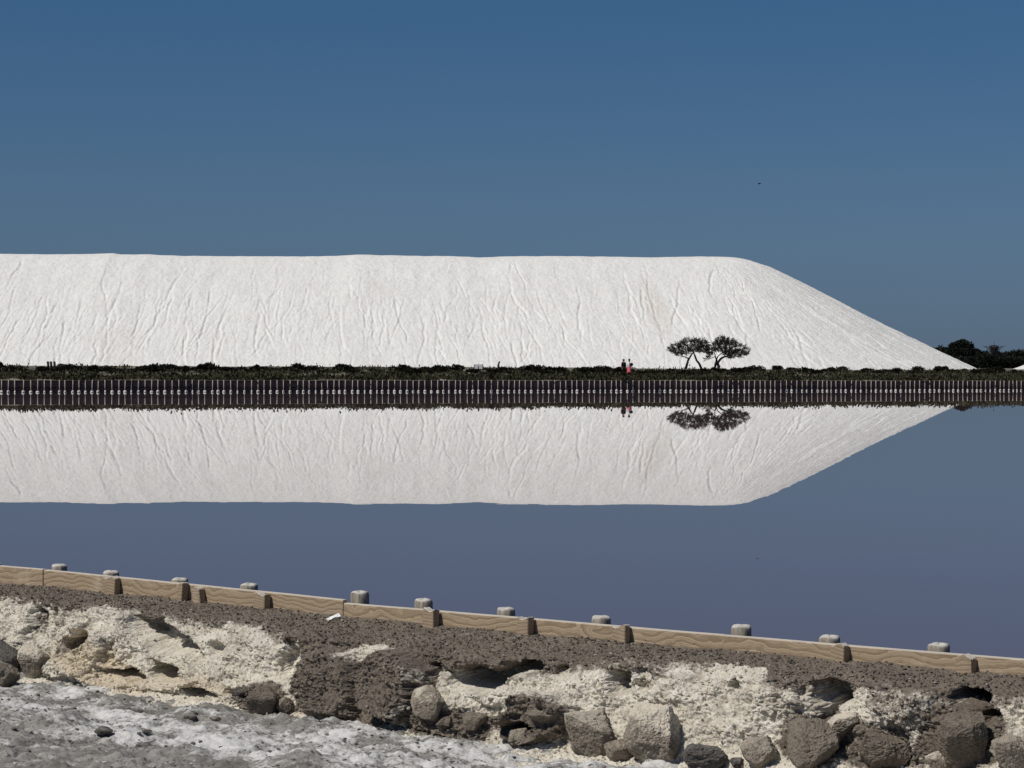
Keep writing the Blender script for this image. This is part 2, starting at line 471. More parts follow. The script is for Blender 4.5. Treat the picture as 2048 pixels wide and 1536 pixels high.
M_BLACK = simple('black_cloth', (0.006, 0.006, 0.008), (0.014, 0.013, 0.016), 8.0)
M_WTOP = simple('white_cloth', (0.80, 0.79, 0.82), (0.88, 0.87, 0.90), 8.0)
M_PINK = simple('pink_cloth', (0.75, 0.12, 0.16), (0.88, 0.22, 0.26), 3.0)
M_SKIN = simple('skin', (0.42, 0.26, 0.19), (0.50, 0.32, 0.24), 9.0, 0.6)
M_HAIR = simple('dark_hair', (0.008, 0.006, 0.005), (0.018, 0.013, 0.010), 30.0, 0.6)
M_BIRD = simple('dark_feathers', (0.012, 0.012, 0.014), (0.03, 0.03, 0.034), 5.0)

# ================================================================== SETTING
# ---- water: one sheet, from the near wall to under the far bank
wv = [(*uv_w(-420, -0.02), 0), (*uv_w(420, -0.02), 0), (2500, 3000, 0), (-2500, 3000, 0)]
me = mesh_np('water', wv, [[0, 1, 2, 3]], smooth=False)
water = link('water', me, M_WATER); water['kind'] = 'structure'

# ---- far wall line and the land behind it
WA = np.array([-29.7, 173.0]); WB = np.array([38.8, 210.0])
WD = (WB - WA) / np.linalg.norm(WB - WA); WN = np.array([-WD[1], WD[0]])    # WN points away from the viewer
def wall_w(s, w): return WA[0] + WD[0] * s + WN[0] * w, WA[1] + WD[1] * s + WN[1] * w
def land_z(x, y):
    w = (x - WA[0]) * WN[0] + (y - WA[1]) * WN[1]
    s = (x - WA[0]) * WD[0] + (y - WA[1]) * WD[1]
    z = 0.86 + 0.12 * sstep(0, 4, w) + 0.80 * sstep(20, 95, w)
    return z + 0.10 * perlin(x / 6, y / 6, 0.5, 3) * sstep(1, 8, w)
sg = np.concatenate([-60 - np.geomspace(1, 4000, 30)[::-1], np.arange(-60, 150, 1.5), 150 + np.geomspace(1, 4000, 30)])
wg = np.concatenate([np.arange(0.0, 130, 1.5), 130 + np.geomspace(1, 9000, 40)])
SS, WW = np.meshgrid(sg, wg, indexing='ij')
X, Y = wall_w(SS, WW)
Z = land_z(X, Y)
V = np.stack([X, Y, Z], -1)
land = link('far_bank', mesh_np('far_bank', V, grid_faces(*SS.shape)[:, ::-1]), M_LAND); land['kind'] = 'structure'

# ---- near bank (between wall and mud flat), modelled along its profile
def geo(a, b, n): return np.geomspace(a, b, n)
ug = np.concatenate([-1.6 - geo(0.05, 300, 45)[::-1], np.arange(-1.6, 9.4, 0.0085), 9.4 + geo(0.05, 300, 45)])
prof_u = np.array([-1.0, 0.16, 4.09, 6.89, 9.0])
PL = np.array([(-.03,.47),(.12,.455),(.31,.41),(.36,.36),(.46,.15),(.55,-.02),(.68,-.10),(1.1,-.16)])
PM = np.array([(-.03,.445),(.20,.415),(.50,.345),(.55,.30),(.64,.12),(.73,-.02),(.86,-.10),(1.25,-.16)])
PR = np.array([(-.03,.458),(.15,.44),(.37,.40),(.44,.34),(.60,.12),(.76,-.03),(.90,-.10),(1.3,-.16)])
PT = np.stack([PL, PL, PM, PR, PR])                         # (5, 8, 2)
NR = 240
def profiles(u):
    cp = np.empty((len(u), 8, 2))
    for k in range(8):
        for c in range(2):
            cp[:, k, c] = np.interp(u, prof_u, PT[:, k, c])
    return cp
# smooth the polyline by Catmull-Rom, then even arc length
cp = profiles(ug)
ext = np.concatenate([2 * cp[:, :1] - cp[:, 1:2], cp, 2 * cp[:, -1:] - cp[:, -2:-1]], 1)
dense = []
for k in range(7):
    p0, p1, p2, p3 = ext[:, k], ext[:, k + 1], ext[:, k + 2], ext[:, k + 3]
    for q in np.linspace(0, 1, 14, endpoint=(k == 6)):
        dense.append(0.5 * (2 * p1 + (p2 - p0) * q + (2 * p0 - 5 * p1 + 4 * p2 - p3) * q * q + (3 * p1 - p0 - 3 * p2 + p3) * q ** 3))
dense = np.stack(dense, 1)
seg = np.linalg.norm(np.diff(dense, axis=1), axis=2)
al = np.concatenate([np.zeros((len(ug), 1)), np.cumsum(seg, 1)], 1)
tt = np.linspace(0, 1, NR)
VV = np.empty((len(ug), NR)); ZZ = np.empty_like(VV)
for i in range(len(ug)):
    VV[i] = np.interp(tt * al[i, -1], al[i], dense[i, :, 0]); ZZ[i] = np.interp(tt * al[i, -1], al[i], dense[i, :, 1])
UU = np.repeat(ug[:, None], NR, 1)
BX, BY = uv_w(UU, VV)
BASE = np.stack([BX, BY, ZZ], -1)
PX, PY = project(BASE)
# outward normal of the smooth profile
dv = np.gradient(VV, axis=1); dz = np.gradient(ZZ, axis=1); ln = np.hypot(dv, dz) + 1e-9
nv, nz = -dz / ln, dv / ln                                   # in (v, z): up on the top, towards viewer on the face
steep = sstep(0.25, 0.75, nv)                                # 0 on the flat top, 1 on the scarp
wx, wy = 8 * perlin(PX / 40, PY / 40, 0.3, 5), 8 * perlin(PX / 40, PY / 40, 0.3, 6)
wx += 5 * perlin(PX / 20, PY / 20, 0.3, 55); wy += 3 * perlin(PX / 24, PY / 20, 0.3, 56)
wx += 2.5 * perlin(PX / 8, PY / 8, 0.3, 57); wy += 1 * perlin(PX / 9, PY / 8, 0.3, 58)
PXw, PYw = PX + wx * 1.6, PY + wy * 1.6
def blob(cx, cy, rx, ry, ang=0, edge=0.35):
    a = rad(ang); dx, dy = PXw - cx, PYw - cy
    ex, ey = (dx * math.cos(a) + dy * math.sin(a)) / rx, (-dx * math.sin(a) + dy * math.cos(a)) / ry
    r = np.sqrt(ex * ex + ey * ey)
    return 1 - sstep(1 - edge, 1 + edge, r)
D = np.zeros_like(PX)
# bulges and buttresses
for cx, cy, rx, ry, ang, h in [(672,1378,58,74,0,.16),(800,1368,56,72,-8,.20),(1085,1435,80,45,-12,.145),(530,1400,60,40,0,.08),
        (160,1330,55,34,-20,.07),(470,1320,90,60,0,.04),(215,1260,60,40,0,.04),(1560,1350,60,60,0,.07),(1430,1400,100,70,0,.05),
        (1800,1400,70,50,0,.07),(1170,1390,60,40,0,.06),(1330,1370,60,40,0,.05),(900,1435,70,35,0,.08),(600,1300,40,40,0,.06),
        (1860,1450,50,60,0,.08),(30,1260,40,60,20,.05),(300,1375,120,16,4,.05),(1010,1395,60,16,0,.05),(1720,1340,60,24,10,.05)]:
    D += h * blob(cx, cy, rx, ry, ang, 0.20 if h > .14 else 0.42)
# hollows, caves and slots
for cx, cy, rx, ry, ang, h, e in [(320,1268,62,27,24,.16,.22),(375,1295,40,18,42,.12,.25),(155,1290,30,20,-30,.15,.25),(250,1346,36,9,8,.14,.3),
        (333,1343,28,18,20,.18,.2),(960,1362,52,27,-8,.26,.16),(1045,1335,44,17,-22,.17,.25),(1665,1388,34,30,-25,.22,.18),(1660,1420,16,22,0,.13,.3),
        (1945,1400,40,27,14,.26,.16),(1975,1425,26,14,30,.16,.2),(1960,1448,28,16,30,.18,.25),(870,1350,11,24,10,.25,.25),(742,1372,14,44,4,.06,.3),(1036,1454,34,14,-8,.25,.2),
        (1242,1362,20,20,45,.12,.3),(405,1394,26,6,4,.12,.3),(583,1318,16,34,12,.08,.4),(73,1250,10,34,22,.06,.4),(105,1222,6,14,10,.10,.3),
        (1470,1362,4,14,10,.07,.4),(1290,1360,20,16,30,.07,.4),(1580,1345,18,30,10,.07,.4),(1790,1372,14,16,0,.07,.4),(215,1305,10,22,20,.05,.4),
        (440,1290,12,10,0,.05,.4),(1120,1345,14,10,0,.06,.4),(1880,1350,30,8,4,.05,.4),(480,1382,22,10,0,.1,.3)]:
    D -= 1.25 * h * blob(cx, cy, rx, ry, ang, min(.34, e * 1.1))
    if rx > 25: D += 0.30 * h * steep * blob(cx - rx * .15, cy - ry * 1.25, rx * .95, ry * .42, ang, .5)
P3 = BASE
n1 = fbm(P3[..., 0] * 2.2, P3[..., 1] * 2.2, P3[..., 2] * 3.0, 3, 11)
D = np.where(D > 0, D * (0.12 + 0.88 * steep), D * (0.35 + .65 * sstep(.05, .4, steep)))
Hh = D.copy()                                                 # blocks and hollows: eroded level into the face
D = 0.075 * n1 * (0.25 + 0.75 * steep)
fade = sstep(0.0, 0.07, VV)                                   # stays under the plank foot
V1 = VV + (nv * D + Hh * 1.15 * (.15 + .85 * sstep(.1, .6, nv))) * fade; Z1 = ZZ + (nz * D + np.where(Hh < 0, -.12, .15) * Hh) * (0.3 + 0.7 * fade)
V1 = np.where(VV > .05, np.maximum(V1, .035), V1)
X1, Y1 = uv_w(UU, V1)
# second pass: crumbs and flakes, sampled on the eroded shape and pushed along its own normal
q0 = np.stack([UU, V1, Z1], -1)
gu = np.gradient(q0, axis=0); gs = np.gradient(q0, axis=1)
nn = np.cross(gu, gs); nn /= np.linalg.norm(nn, axis=-1, keepdims=True) + 1e-12
nn = np.where((nn[..., 1:2] * nv[..., None] + nn[..., 2:3] * nz[..., None]) < 0, -nn, nn)
stp = 1 - sstep(.55, .95, np.abs(nn[..., 2]))
calm = sstep(-.25, .35, perlin(UU * 2.6, V1 * 2.6, Z1 * 2.6, 91)) * .75 + .25     # some faces are smoother
sh_ = UU + 0.55 * Z1
a1, b1, r1_ = worley(sh_ * 10, V1 * 10, Z1 * 14 - UU * 3, 3)
a2, b2, r2_ = worley(sh_ * 26 + 5, V1 * 26, Z1 * 34 - UU * 6, 4)
n2 = fbm(X1 * 6, Y1 * 6, Z1 * 9, 4, 21, 0.6)
n3 = fbm(X1 * 38, Y1 * 38, Z1 * 44, 2, 31, 0.6)
E = (0.019 * (r1_ - .5) - 0.012 * (1 - sstep(0, .22, b1 - a1))) * calm + (0.013 * (r2_ - .5) - 0.009 * (1 - sstep(0, .25, b2 - a2))) * (.4 + .6 * calm)
E = E * (0.28 + 0.72 * stp) + 0.024 * n2 * (.3 + .7 * stp)
str_ = np.linalg.norm(gs, axis=-1) / (np.median(np.linalg.norm(gs, axis=-1)) + 1e-9)
gul = np.linalg.norm(gu, axis=-1) / (np.abs(np.gradient(ug))[:, None] + 1e-9)
E = E / np.clip(np.maximum(str_ / 1.6, gul / 1.8), 1, 8) ** 1.3     # long stretched walls stay plain
E = E + 0.011 * n3 / np.clip(str_ / 1.6, 1, 8) ** .5
E = E * fade
Ud, Vd, Zd = UU + nn[..., 0] * E, V1 + nn[..., 1] * E, Z1 + nn[..., 2] * E
Zd = np.where(VV < 0.02, np.minimum(Zd, ZZ + 0.006), Zd)
Zd = np.where(VV < 0.12, np.minimum(Zd, ZZ + 0.03), Zd)
Vd = np.where(VV > 0.01, np.maximum(Vd, 0.012), Vd)
X, Y = uv_w(Ud, Vd)
BANK = np.stack([X, Y, Zd], -1)
# brown earth on the pale marl; some spots follow the hollows
ytop = np.interp(PXw, [-200,0,150,260,330,400,500,560,620,640,700,860,880,1000,1100,1250,1400,1520,1540,1640,1700,1800,1900,2048,2300],
                      [1200,1205,1212,1232,1236,1243,1252,1268,1292,1330,1330,1345,1345,1352,1345,1338,1328,1330,1372,1378,1372,1390,1410,1400,1400])
brown = 1 - sstep(-26, 30, PYw - ytop)
for cx, cy, rx, ry, ang, w in [(740,1380,130,75,0,1),(1080,1440,90,48,-10,.95),(535,1400,55,42,0,.95),(640,1330,40,60,0,.8),(900,1450,90,34,0,.9),
        (1570,1340,50,46,20,.7),(1860,1400,130,80,0,.55),(1930,1470,90,70,0,.95),(1640,1480,90,60,0,.8),(1250,1330,90,24,0,.7),(330,1265,30,22,20,.35),
        (380,1280,30,16,30,.35),(1760,1495,90,50,0,.8),(1960,1404,50,40,0,.6),(1030,1330,60,22,0,.6),(600,1260,60,30,0,.7),(130,1300,26,24,-30,.5),(75,1250,12,40,22,.5)]:
    brown = np.maximum(brown, w * blob(cx, cy, rx, ry, ang, 0.3))
for cx, cy, rx, ry, ang, w in [(745,1303,50,16,-6,.9),(1460,1390,80,60,0,.6),(1000,1400,60,24,0,.8)]:
    brown = brown * (1 - w * blob(cx, cy, rx, ry, ang, 0.4))
brown = np.where(PX < -150, 0.5, brown); brown = np.where(PX > 2250, 0.5, brown)
brown = np.where(nz > 0.9, np.where(VV < 0.3, 1.0, brown), brown)
ochre = np.clip(blob(190,1325,80,36,20,.5) + 0.8 * blob(330,1372,170,20,5,.5) + .6 * blob(640,1400,40,30,0,.5), 0, 1)
bank = link('near_bank', mesh_np('near_bank', BANK, grid_faces(*UU.shape), {'brown': brown, 'ochre': ochre}, smooth=False), M_BANK)
bank['kind'] = 'structure'

# ---- mud flat on the viewer's side
um = np.concatenate([-2.5 - geo(0.1, 400, 40)[::-1], np.arange(-2.5, 10.5, 0.016), 10.5 + geo(0.1, 400, 40)])
vm = np.concatenate([np.arange(0.45, 4.3, 0.016), 4.3 + geo(0.03, 400, 50)])
UM, VM = np.meshgrid(um, vm, indexing='ij')
MX, MY = uv_w(UM, VM)
MZ0 = -0.10 + 0.5 * sstep(4, 12, VM)
MPX, MPY = project(np.stack([MX, MY, MZ0], -1))
nr = sstep(60, 6, np.abs(UM - 4)) * 1.0
mz = 0.06 * fbm(MX * 1.3, MY * 1.6, 0.2, 3, 61) + 0.036 * fbm(MX * 4.5, MY * 6, .4, 4, 62, .6) + 0.022 * np.maximum(0, fbm(MX * 10, MY * 13, .4, 3, 64)) + 0.006 * fbm(MX * 28, MY * 28, .1, 2, 63, .6)
MZ = MZ0 + mz * np.where(VM < 6, 1, 0.6)
def mblob(cx, cy, rx, ry, ang=0, e=.5):
    a = rad(ang); dx, dy = MPX + 30 * perlin(MX * 3, MY * 3, .1, 71) - cx, MPY + 12 * perlin(MX * 4, MY * 4, .1, 72) - cy
    ex, ey = (dx * math.cos(a) + dy * math.sin(a)) / rx, (-dx * math.sin(a) + dy * math.cos(a)) / ry
    return 1 - sstep(1 - e, 1 + e, np.sqrt(ex * ex + ey * ey))
crust = np.full_like(MX, 0.33)
for cx, cy, rx, ry, ang, w in [(300,1460,200,28,12,.75),(620,1505,260,26,6,.55),(740,1440,80,20,0,.7),(950,1490,200,40,6,.5),(60,1390,90,14,0,.5),(60,1440,60,14,0,.3),
        (1120,1520,160,30,4,.4),(1590,1528,60,16,0,.9),(180,1376,160,8,2,.3),(700,1470,120,20,0,.35),(1350,1540,300,14,0,.3)]:
    crust += .60 * w * mblob(cx, cy, rx, ry, ang)
for cx, cy, rx, ry, ang, w in [(250,1405,300,20,3,.25),(200,1536,320,24,0,.3),(560,1430,130,18,0,.25),(80,1490,200,22,0,.15),(1150,1500,100,14,0,.2)]:
    crust -= w * mblob(cx, cy, rx, ry, ang)
MUD = np.stack([MX, MY, MZ], -1)
mud = link('mud_flat', mesh_np('mud_flat', MUD, grid_faces(*UM.shape), {'crust': crust}, smooth=True), M_MUD)
mud['kind'] = 'structure'

# surface lookups for things that lie on the bank or the flat
_bi = np.where((ug > -1.6) & (ug < 9.4))[0]
def surf(px, py):
    sub = (slice(_bi[0], _bi[-1]), slice(0, None, 2))
    d1 = (PX[sub] - px) ** 2 + (PY[sub] - py) ** 2
    i = np.unravel_index(np.argmin(d1), d1.shape)
    d2 = (MPX - px) ** 2 + (MPY - py) ** 2
    j = np.unravel_index(np.argmin(d2), d2.shape)
    a, b = BANK[sub][i], MUD[j]
    if d1[i] > 60: return b
    if d2[j] > 60: return a
    return a if a[1] < b[1] else b

# ================================================================== THINGS
# ---- the great salt heap
def salt_heap(name, sp0, sp1, ridge, base_z, a_dense, n_side, gullies, seed, drop_r, drop_h):
    """spine from sp0 to sp1 (x, y); stations run along the front, round the right end and back"""
    x0, x1, ys = sp0[0], sp1[0], sp0[1]
    R = drop_r[-1]
    front = np.concatenate([np.linspace(x0, a_dense, 40, endpoint=False), np.arange(a_dense, x1, n_side)])
    th = np.linspace(-90, 90, int(math.pi * 0.65 * R / n_side))
    st = [(x, ys, -90.0) for x in front] + [(x1, ys, a) for a in th] + [(x, ys, 90.0) for x in np.linspace(x1, x0, 60)[1:]] + [(x0, ys, a) for a in np.linspace(90, 270, 24)[1:-1]]
    st = np.array(st)
    dirx, diry = np.cos(np.radians(st[:, 2])), np.sin(np.radians(st[:, 2]))
    arc = np.where(np.abs(st[:, 2]) < 89.99, x1 + np.radians(st[:, 2] + 90) * R * 0.65, st[:, 0])   # station coordinate along the front
    isf = st[:, 2] < 60
    rr = np.concatenate([[0, 1, 2, 3], np.arange(3.4, R + 0.01, n_side)])
    A = np.repeat(arc[:, None], len(rr), 1); RR = np.repeat(rr[None], len(arc), 0)
    drop = np.interp(rr, drop_r, drop_h)
    k = np.ones(9) / 9; dp = np.pad(drop, 4, mode='edge'); drop = np.convolve(dp, k, 'valid')
    rz = ridge(st[:, 0])
    zz = rz[:, None] - drop[None] * ((rz[:, None] - base_z) / drop[-1])
    on = sstep(3, 7, RR)
    sh = A - 0.16 * RR * sstep(-60, 40, A)                     # relief leans to the right further along
    disp = 0.15 * fbm(sh / 6.0, RR / 14, 0.2, 3, seed + 1) * sstep(4, 16, RR)
    disp += 0.05 * fbm(sh / 1.5, RR / 3.0, 0.4, 3, seed + 2, .6) * on
    disp += 0.035 * fbm(A / 0.6, RR / 0.8, 0.7, 2, seed + 3, .6) * on
    rng = np.random.default_rng(seed)
    for g in range(gullies):
        a = rng.uniform(a_dense - 2, x1 + R * 0.65 * 1.6)
        r0 = rng.uniform(6, 30) if rng.random() < .4 else rng.uniform(13, 30); r1 = min(R - 0.5, r0 + rng.uniform(4, 18))
        lean = 0.02 + 0.15 * float(sstep(-60, 20, a)) + rng.normal(0, 0.07)
        if a > x1 - 4: lean *= 0.4
        if rng.random() < 0.2: lean -= 0.22
        dmax = 0.025 + 0.15 * rng.random() ** 2.4; wd = rng.uniform(0.085, 0.15)
        rows = np.where((rr >= r0) & (rr <= r1))[0]
        wob = 0.8 * perlin(rr[rows] / 5, g * 3.7, .5, seed + 9) + 0.16 * perlin(rr[rows] / 1.3, g * 5.1, .5, seed + 10)
        cen = a + lean * (rr[rows] - r0) + wob
        env = sstep(0, 3, rr[rows] - r0) * sstep(0, 2.5, r1 - rr[rows] + (1.5 if r1 > R - 2 else 0))
        env = env * (0.65 + 0.7 * perlin(rr[rows] / 3, g * 1.9, .5, seed + 12))
        dx = arc[:, None] - cen[None]
        win = (np.abs(dx) < 2.2) & isf[:, None]
        step = rng.choice([-1, 1], p=[.4, .6])
        prof = -np.exp(-(dx / wd) ** 2) + 0.35 * np.exp(-((dx + step * wd * 2.0) / (wd * 1.5)) ** 2)
        disp[:, rows] += np.where(win, prof * dmax * env[None], 0)
    disp = np.where(isf[:, None], disp, disp * 0.3)
    nh = 0.46 * on                                            # outward normal of the slope: mostly up
    rad_r = RR + disp * nh
    X = st[:, 0][:, None] + dirx[:, None] * rad_r
    Y = st[:, 1][:, None] + diry[:, None] * rad_r
    Z = zz + disp * 0.88
    stain = np.zeros_like(X)
    px, py = project(np.stack([X, Y, Z], -1))
    for cx, cy, rx, ry, sl, w in [(1310,615,26,62,.42,.5),(230,690,60,40,0,.22),(760,580,40,30,0,.14),(260,720,40,14,0,.22),(1750,660,90,14,.5,.12)]:
        dd = np.sqrt(((px - cx - sl * (py - cy)) / rx) ** 2 + ((py - cy) / ry) ** 2)
        stain = np.maximum(stain, w * (1 - sstep(0.5, 1.2, dd)))
    me = mesh_np(name, np.stack([X, Y, Z], -1), grid_faces(len(arc), len(rr), wrap=True), {'stain': stain})
    return link(name, me, M_SALT)
DR = np.array([0, 3.0, 4.0, 5.5, 8.0, 10.8, 15, 19.1, 23.3, 27.5, 31.7, 33.8, 36.2, 37.5])
DH = np.array([0, 0, .08, .40, 1.3, 2.55, 4.75, 6.95, 9.2, 11.3, 13.4, 14.4, 15.5, 16.2])
YS = 334.0
rpx = np.array([-2600, -200, 0, 130, 225, 240, 300, 360, 500, 640, 720, 830, 900, 960, 1020, 1150, 1300, 1380, 1430, 1480, 1600])
rpy = np.array([500, 506, 507, 508, 506, 508, 508, 511, 512, 512, 508.5, 511, 511.5, 514, 511.5, 511.5, 514, 512.5, 512, 513, 513])
rp = [at_Y(a, b, YS - 4) for a, b in zip(rpx, rpy)]
xe = at_Y(1419, 512, YS).x
def ridge_main(x):
    return np.interp(x, [p.x for p in rp], [p.z for p in rp]) + 0.05 * perlin(x / 1.7, 0.3, 0.2, 8)
heap = salt_heap('salt_heap', (-190, YS), (xe, YS), ridge_main, 1.55, -78.0, 0.122, 950, 100, DR, DH)
tag(heap, 'huge long white salt heap with gullied front and sloping right end', 'salt heap')
x2 = at_Y(1992, 737, 345).x
heap2 = salt_heap('salt_heap', (x2 + 36.5 + 2, 345.0), (x2 + 160, 345.0), lambda x: 17.0 + 0 * x, 1.4, x2 + 36.6, 1.2, 6, 300, DR, DH)
tag(heap2, 'white foot of another salt heap cut off by the right edge of the view', 'salt heap')

# ---- far wall of boards and posts standing in the water
wall = empty('retaining_wall', (*wall_w(0, 0), 0), math.atan2(WD[1], WD[0]))
tag(wall, 'long dark board wall with close pale posts along the far shore', 'retaining wall')
def wall_s(px):                                            # distance along the wall seen at photo column px
    d = ray(px, 783)
    A = np.array([[d[0], -WD[0]], [d[1], -WD[1]]])
    return float(np.linalg.solve(A, WA)[1])
s0, s1 = wall_s(-25), wall_s(2075)
def fpost(seed):
    bm = bmesh.new(); rng = random.Random(seed)
    for (z0, z1, r0, r1, mi) in [(-0.3, 0.90, .034, .029, 0)]:
        c = bmesh.ops.create_cone(bm, cap_ends=True, segments=10, radius1=r0, radius2=r1, depth=z1 - z0)
        bmesh.ops.translate(bm, vec=(rng.uniform(-.01, .01), 0, (z0 + z1) / 2), verts=c['verts'])
    c = bmesh.ops.create_uvsphere(bm, u_segments=10, v_segments=6, radius=1)
    bmesh.ops.transform(bm, matrix=Matrix.Translation((0, -0.01, 0.035)) @ Matrix.Diagonal((rng.uniform(.06, .15), .07, rng.uniform(.09, .14), 1)), verts=c['verts'])
    for f in {f for v in c['verts'] for f in v.link_faces}: f.material_index = 1
    return bm_mesh('post', bm, True)
pm = [fpost(i) for i in range(7)]
for m_ in pm: m_.materials.append(M_FPOST); m_.materials.append(M_CRUST)
rng = random.Random(4)
s = s0; k = 0
while s < s1:
    o = bpy.data.objects.new('post', pm[rng.randrange(7)]); C.objects.link(o); o.parent = wall
    o.location = (s + rng.uniform(-.05, .05), -0.072, rng.uniform(-.015, .015)); o.rotation_euler = (rng.uniform(-.03, .02), rng.uniform(-.03, .03), rng.uniform(-.6, .6))
    s += 0.515 + rng.uniform(-.05, .05); k += 1
s = s0 - 20; k = 0
while s < s1 + 20:
    L = rng.uniform(3.4, 4.4)
    for (zc, h, y, nm) in [(0.62, 0.46, 0.0, 'board'), (0.13, 0.46, 0.035, 'board')]:
        bm = bmesh.new(); box_bm(bm, (0, 0, 0), (L - 0.015, 0.05, h))
        if zc > .5:
            box_bm(bm, (0, 0, h / 2 + 0.012), (L - 0.02, 0.06, 0.022), mi=1)
        o = link(nm, bm_mesh(nm, bm), [M_FBOARD, M_FTOP], wall)
        o.location = (s + L / 2, y + rng.uniform(-.008, .008), zc + rng.uniform(-.012, .012)); o.rotation_euler = (0, rng.uniform(-.003, .003), 0)
    s += L

# ---- leaf clump meshes
def leaf_cloud(pts, dirs, size, rng, aspect=0.45):
    N = len(pts)
    d = dirs + rng.normal(0, .45, (N, 3)); d /= np.linalg.norm(d, axis=1, keepdims=True) + 1e-9
    a = np.cross(d, rng.normal(size=(N, 3))); a /= np.linalg.norm(a, axis=1, keepdims=True) + 1e-9
    sz = (size * rng.uniform(.6, 1.4, N))[:, None]
    q = np.stack([pts - a * sz * aspect * .5, pts + a * sz * aspect * .5, pts + a * sz * aspect * .35 + d * sz, pts - a * sz * aspect * .35 + d * sz], 1)
    return q.reshape(-1, 3), np.arange(4 * N).reshape(-1, 4)
def dome_clump(rx, ry, h, n, size, seed, lobes=6):
    rng = np.random.default_rng(seed)
    ls = [(rng.uniform(-.6, .6) * rx, rng.uniform(-.6, .6) * ry, rng.uniform(.35, .75) * h, rng.uniform(.35, .6)) for _ in range(lobes)]
    pts, dr = [], []
    for k in range(n):
        lx, ly, lz, lr = ls[rng.integers(lobes)]
        v = rng.normal(size=3); v /= np.linalg.norm(v); v[2] = abs(v[2]) if rng.random() < .8 else v[2]
        q = rng.uniform(.55, 1.0)
        p = np.array([lx + v[0] * rx * lr * q, ly + v[1] * ry * lr * q, max(0.02, lz * .8 + v[2] * h * .45 * q - 0.1 * h)])
        pts.append(p); dr.append(v + np.array([0, 0, .4]))
    return leaf_cloud(np.array(pts), np.array(dr), size, rng, 0.7)

shrub_meshes = []
for i in range(10):
    Vv, Ff = dome_clump(1.0, 0.8, 0.80, 900, 0.11, 500 + i, 5)
    # a few bare upright twigs
    rng = np.random.default_rng(700 + i)
    shrub_meshes.append(mesh_np('scrub_bush', Vv, Ff, smooth=False))
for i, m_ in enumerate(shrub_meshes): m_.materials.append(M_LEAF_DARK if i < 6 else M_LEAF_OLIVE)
rng = random.Random(11)
def put_shrub(px, D, sc, dark=True, zs=1.0):
    p = at_Y(px, 740, D)
    z = float(land_z(np.array(p.x), np.array(p.y)))
    o = bpy.data.objects.new('scrub_bush', shrub_meshes[rng.randrange(6) if dark else 6 + rng.randrange(4)])
    C.objects.link(o)
    o.location = (p.x, p.y, z - 0.04); o.scale = (sc * rng.uniform(.9, 1.5), sc, sc * zs * rng.uniform(.75, 1.15)); o.rotation_euler = (0, 0, rng.uniform(0, 6.28))
    if dark: tag(o, 'low dark rounded scrub bush in the row before the great salt heap', 'bush', 'dark scrub bushes along the foot of the salt heap')
    else: tag(o, 'low olive scrub bush on the far shore behind the board wall', 'bush', 'olive scrub bushes behind the far board wall')
def dwall(px): return float(wall_w(wall_s(px), 0)[1])
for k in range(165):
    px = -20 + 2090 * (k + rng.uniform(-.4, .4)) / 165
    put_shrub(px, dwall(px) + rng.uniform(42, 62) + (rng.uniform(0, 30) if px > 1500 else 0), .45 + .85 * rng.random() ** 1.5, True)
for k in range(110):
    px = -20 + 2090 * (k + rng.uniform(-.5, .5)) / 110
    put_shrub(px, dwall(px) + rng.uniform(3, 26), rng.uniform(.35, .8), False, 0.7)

for px in (1243, 1249, 1255, 1260, 1265):
    put_shrub(px, 214 + rng.uniform(-1, 1), .62, True, 1.15)
# ground cover between: one mass nobody could count
rng2 = np.random.default_rng(21)
Vs, Fs, off = [], [], 0
for k in range(1150):
    px = rng2.uniform(-60, 2110); w = rng2.uniform(0.8, 75)
    if k % 4 == 0: w = rng2.uniform(.4, 3.5)
    elif 24 < w < 38 and rng2.random() < .93: continue
    if k % 4 and perlin(np.array(px / 40), np.array(w / 9), 0.5, 33) > .10: continue
    p = at_Y(px, 745, dwall(px) + w); z = float(land_z(np.array(p.x), np.array(p.y)))
    n = 60
    r = rng2.uniform(.5, 1.2); h = rng2.uniform(.12, .42)
    pts = np.stack([p.x + rng2.normal(0, r * .6, n), p.y + rng2.normal(0, r * .5, n), z + np.abs(rng2.normal(0, h * .5, n))], -1)
    v_, f_ = leaf_cloud(pts, np.tile([0, 0, 1.0], (n, 1)), 0.16, rng2, .7)
    Vs.append(v_); Fs.append(f_ + off); off += len(v_)
gc = link('ground_cover', mesh_np('ground_cover', np.concatenate(Vs), np.concatenate(Fs), smooth=False), M_LEAF_OLIVE)
tag(gc, 'low salt scrub and grass covering the far shore', 'ground cover', kind='stuff')

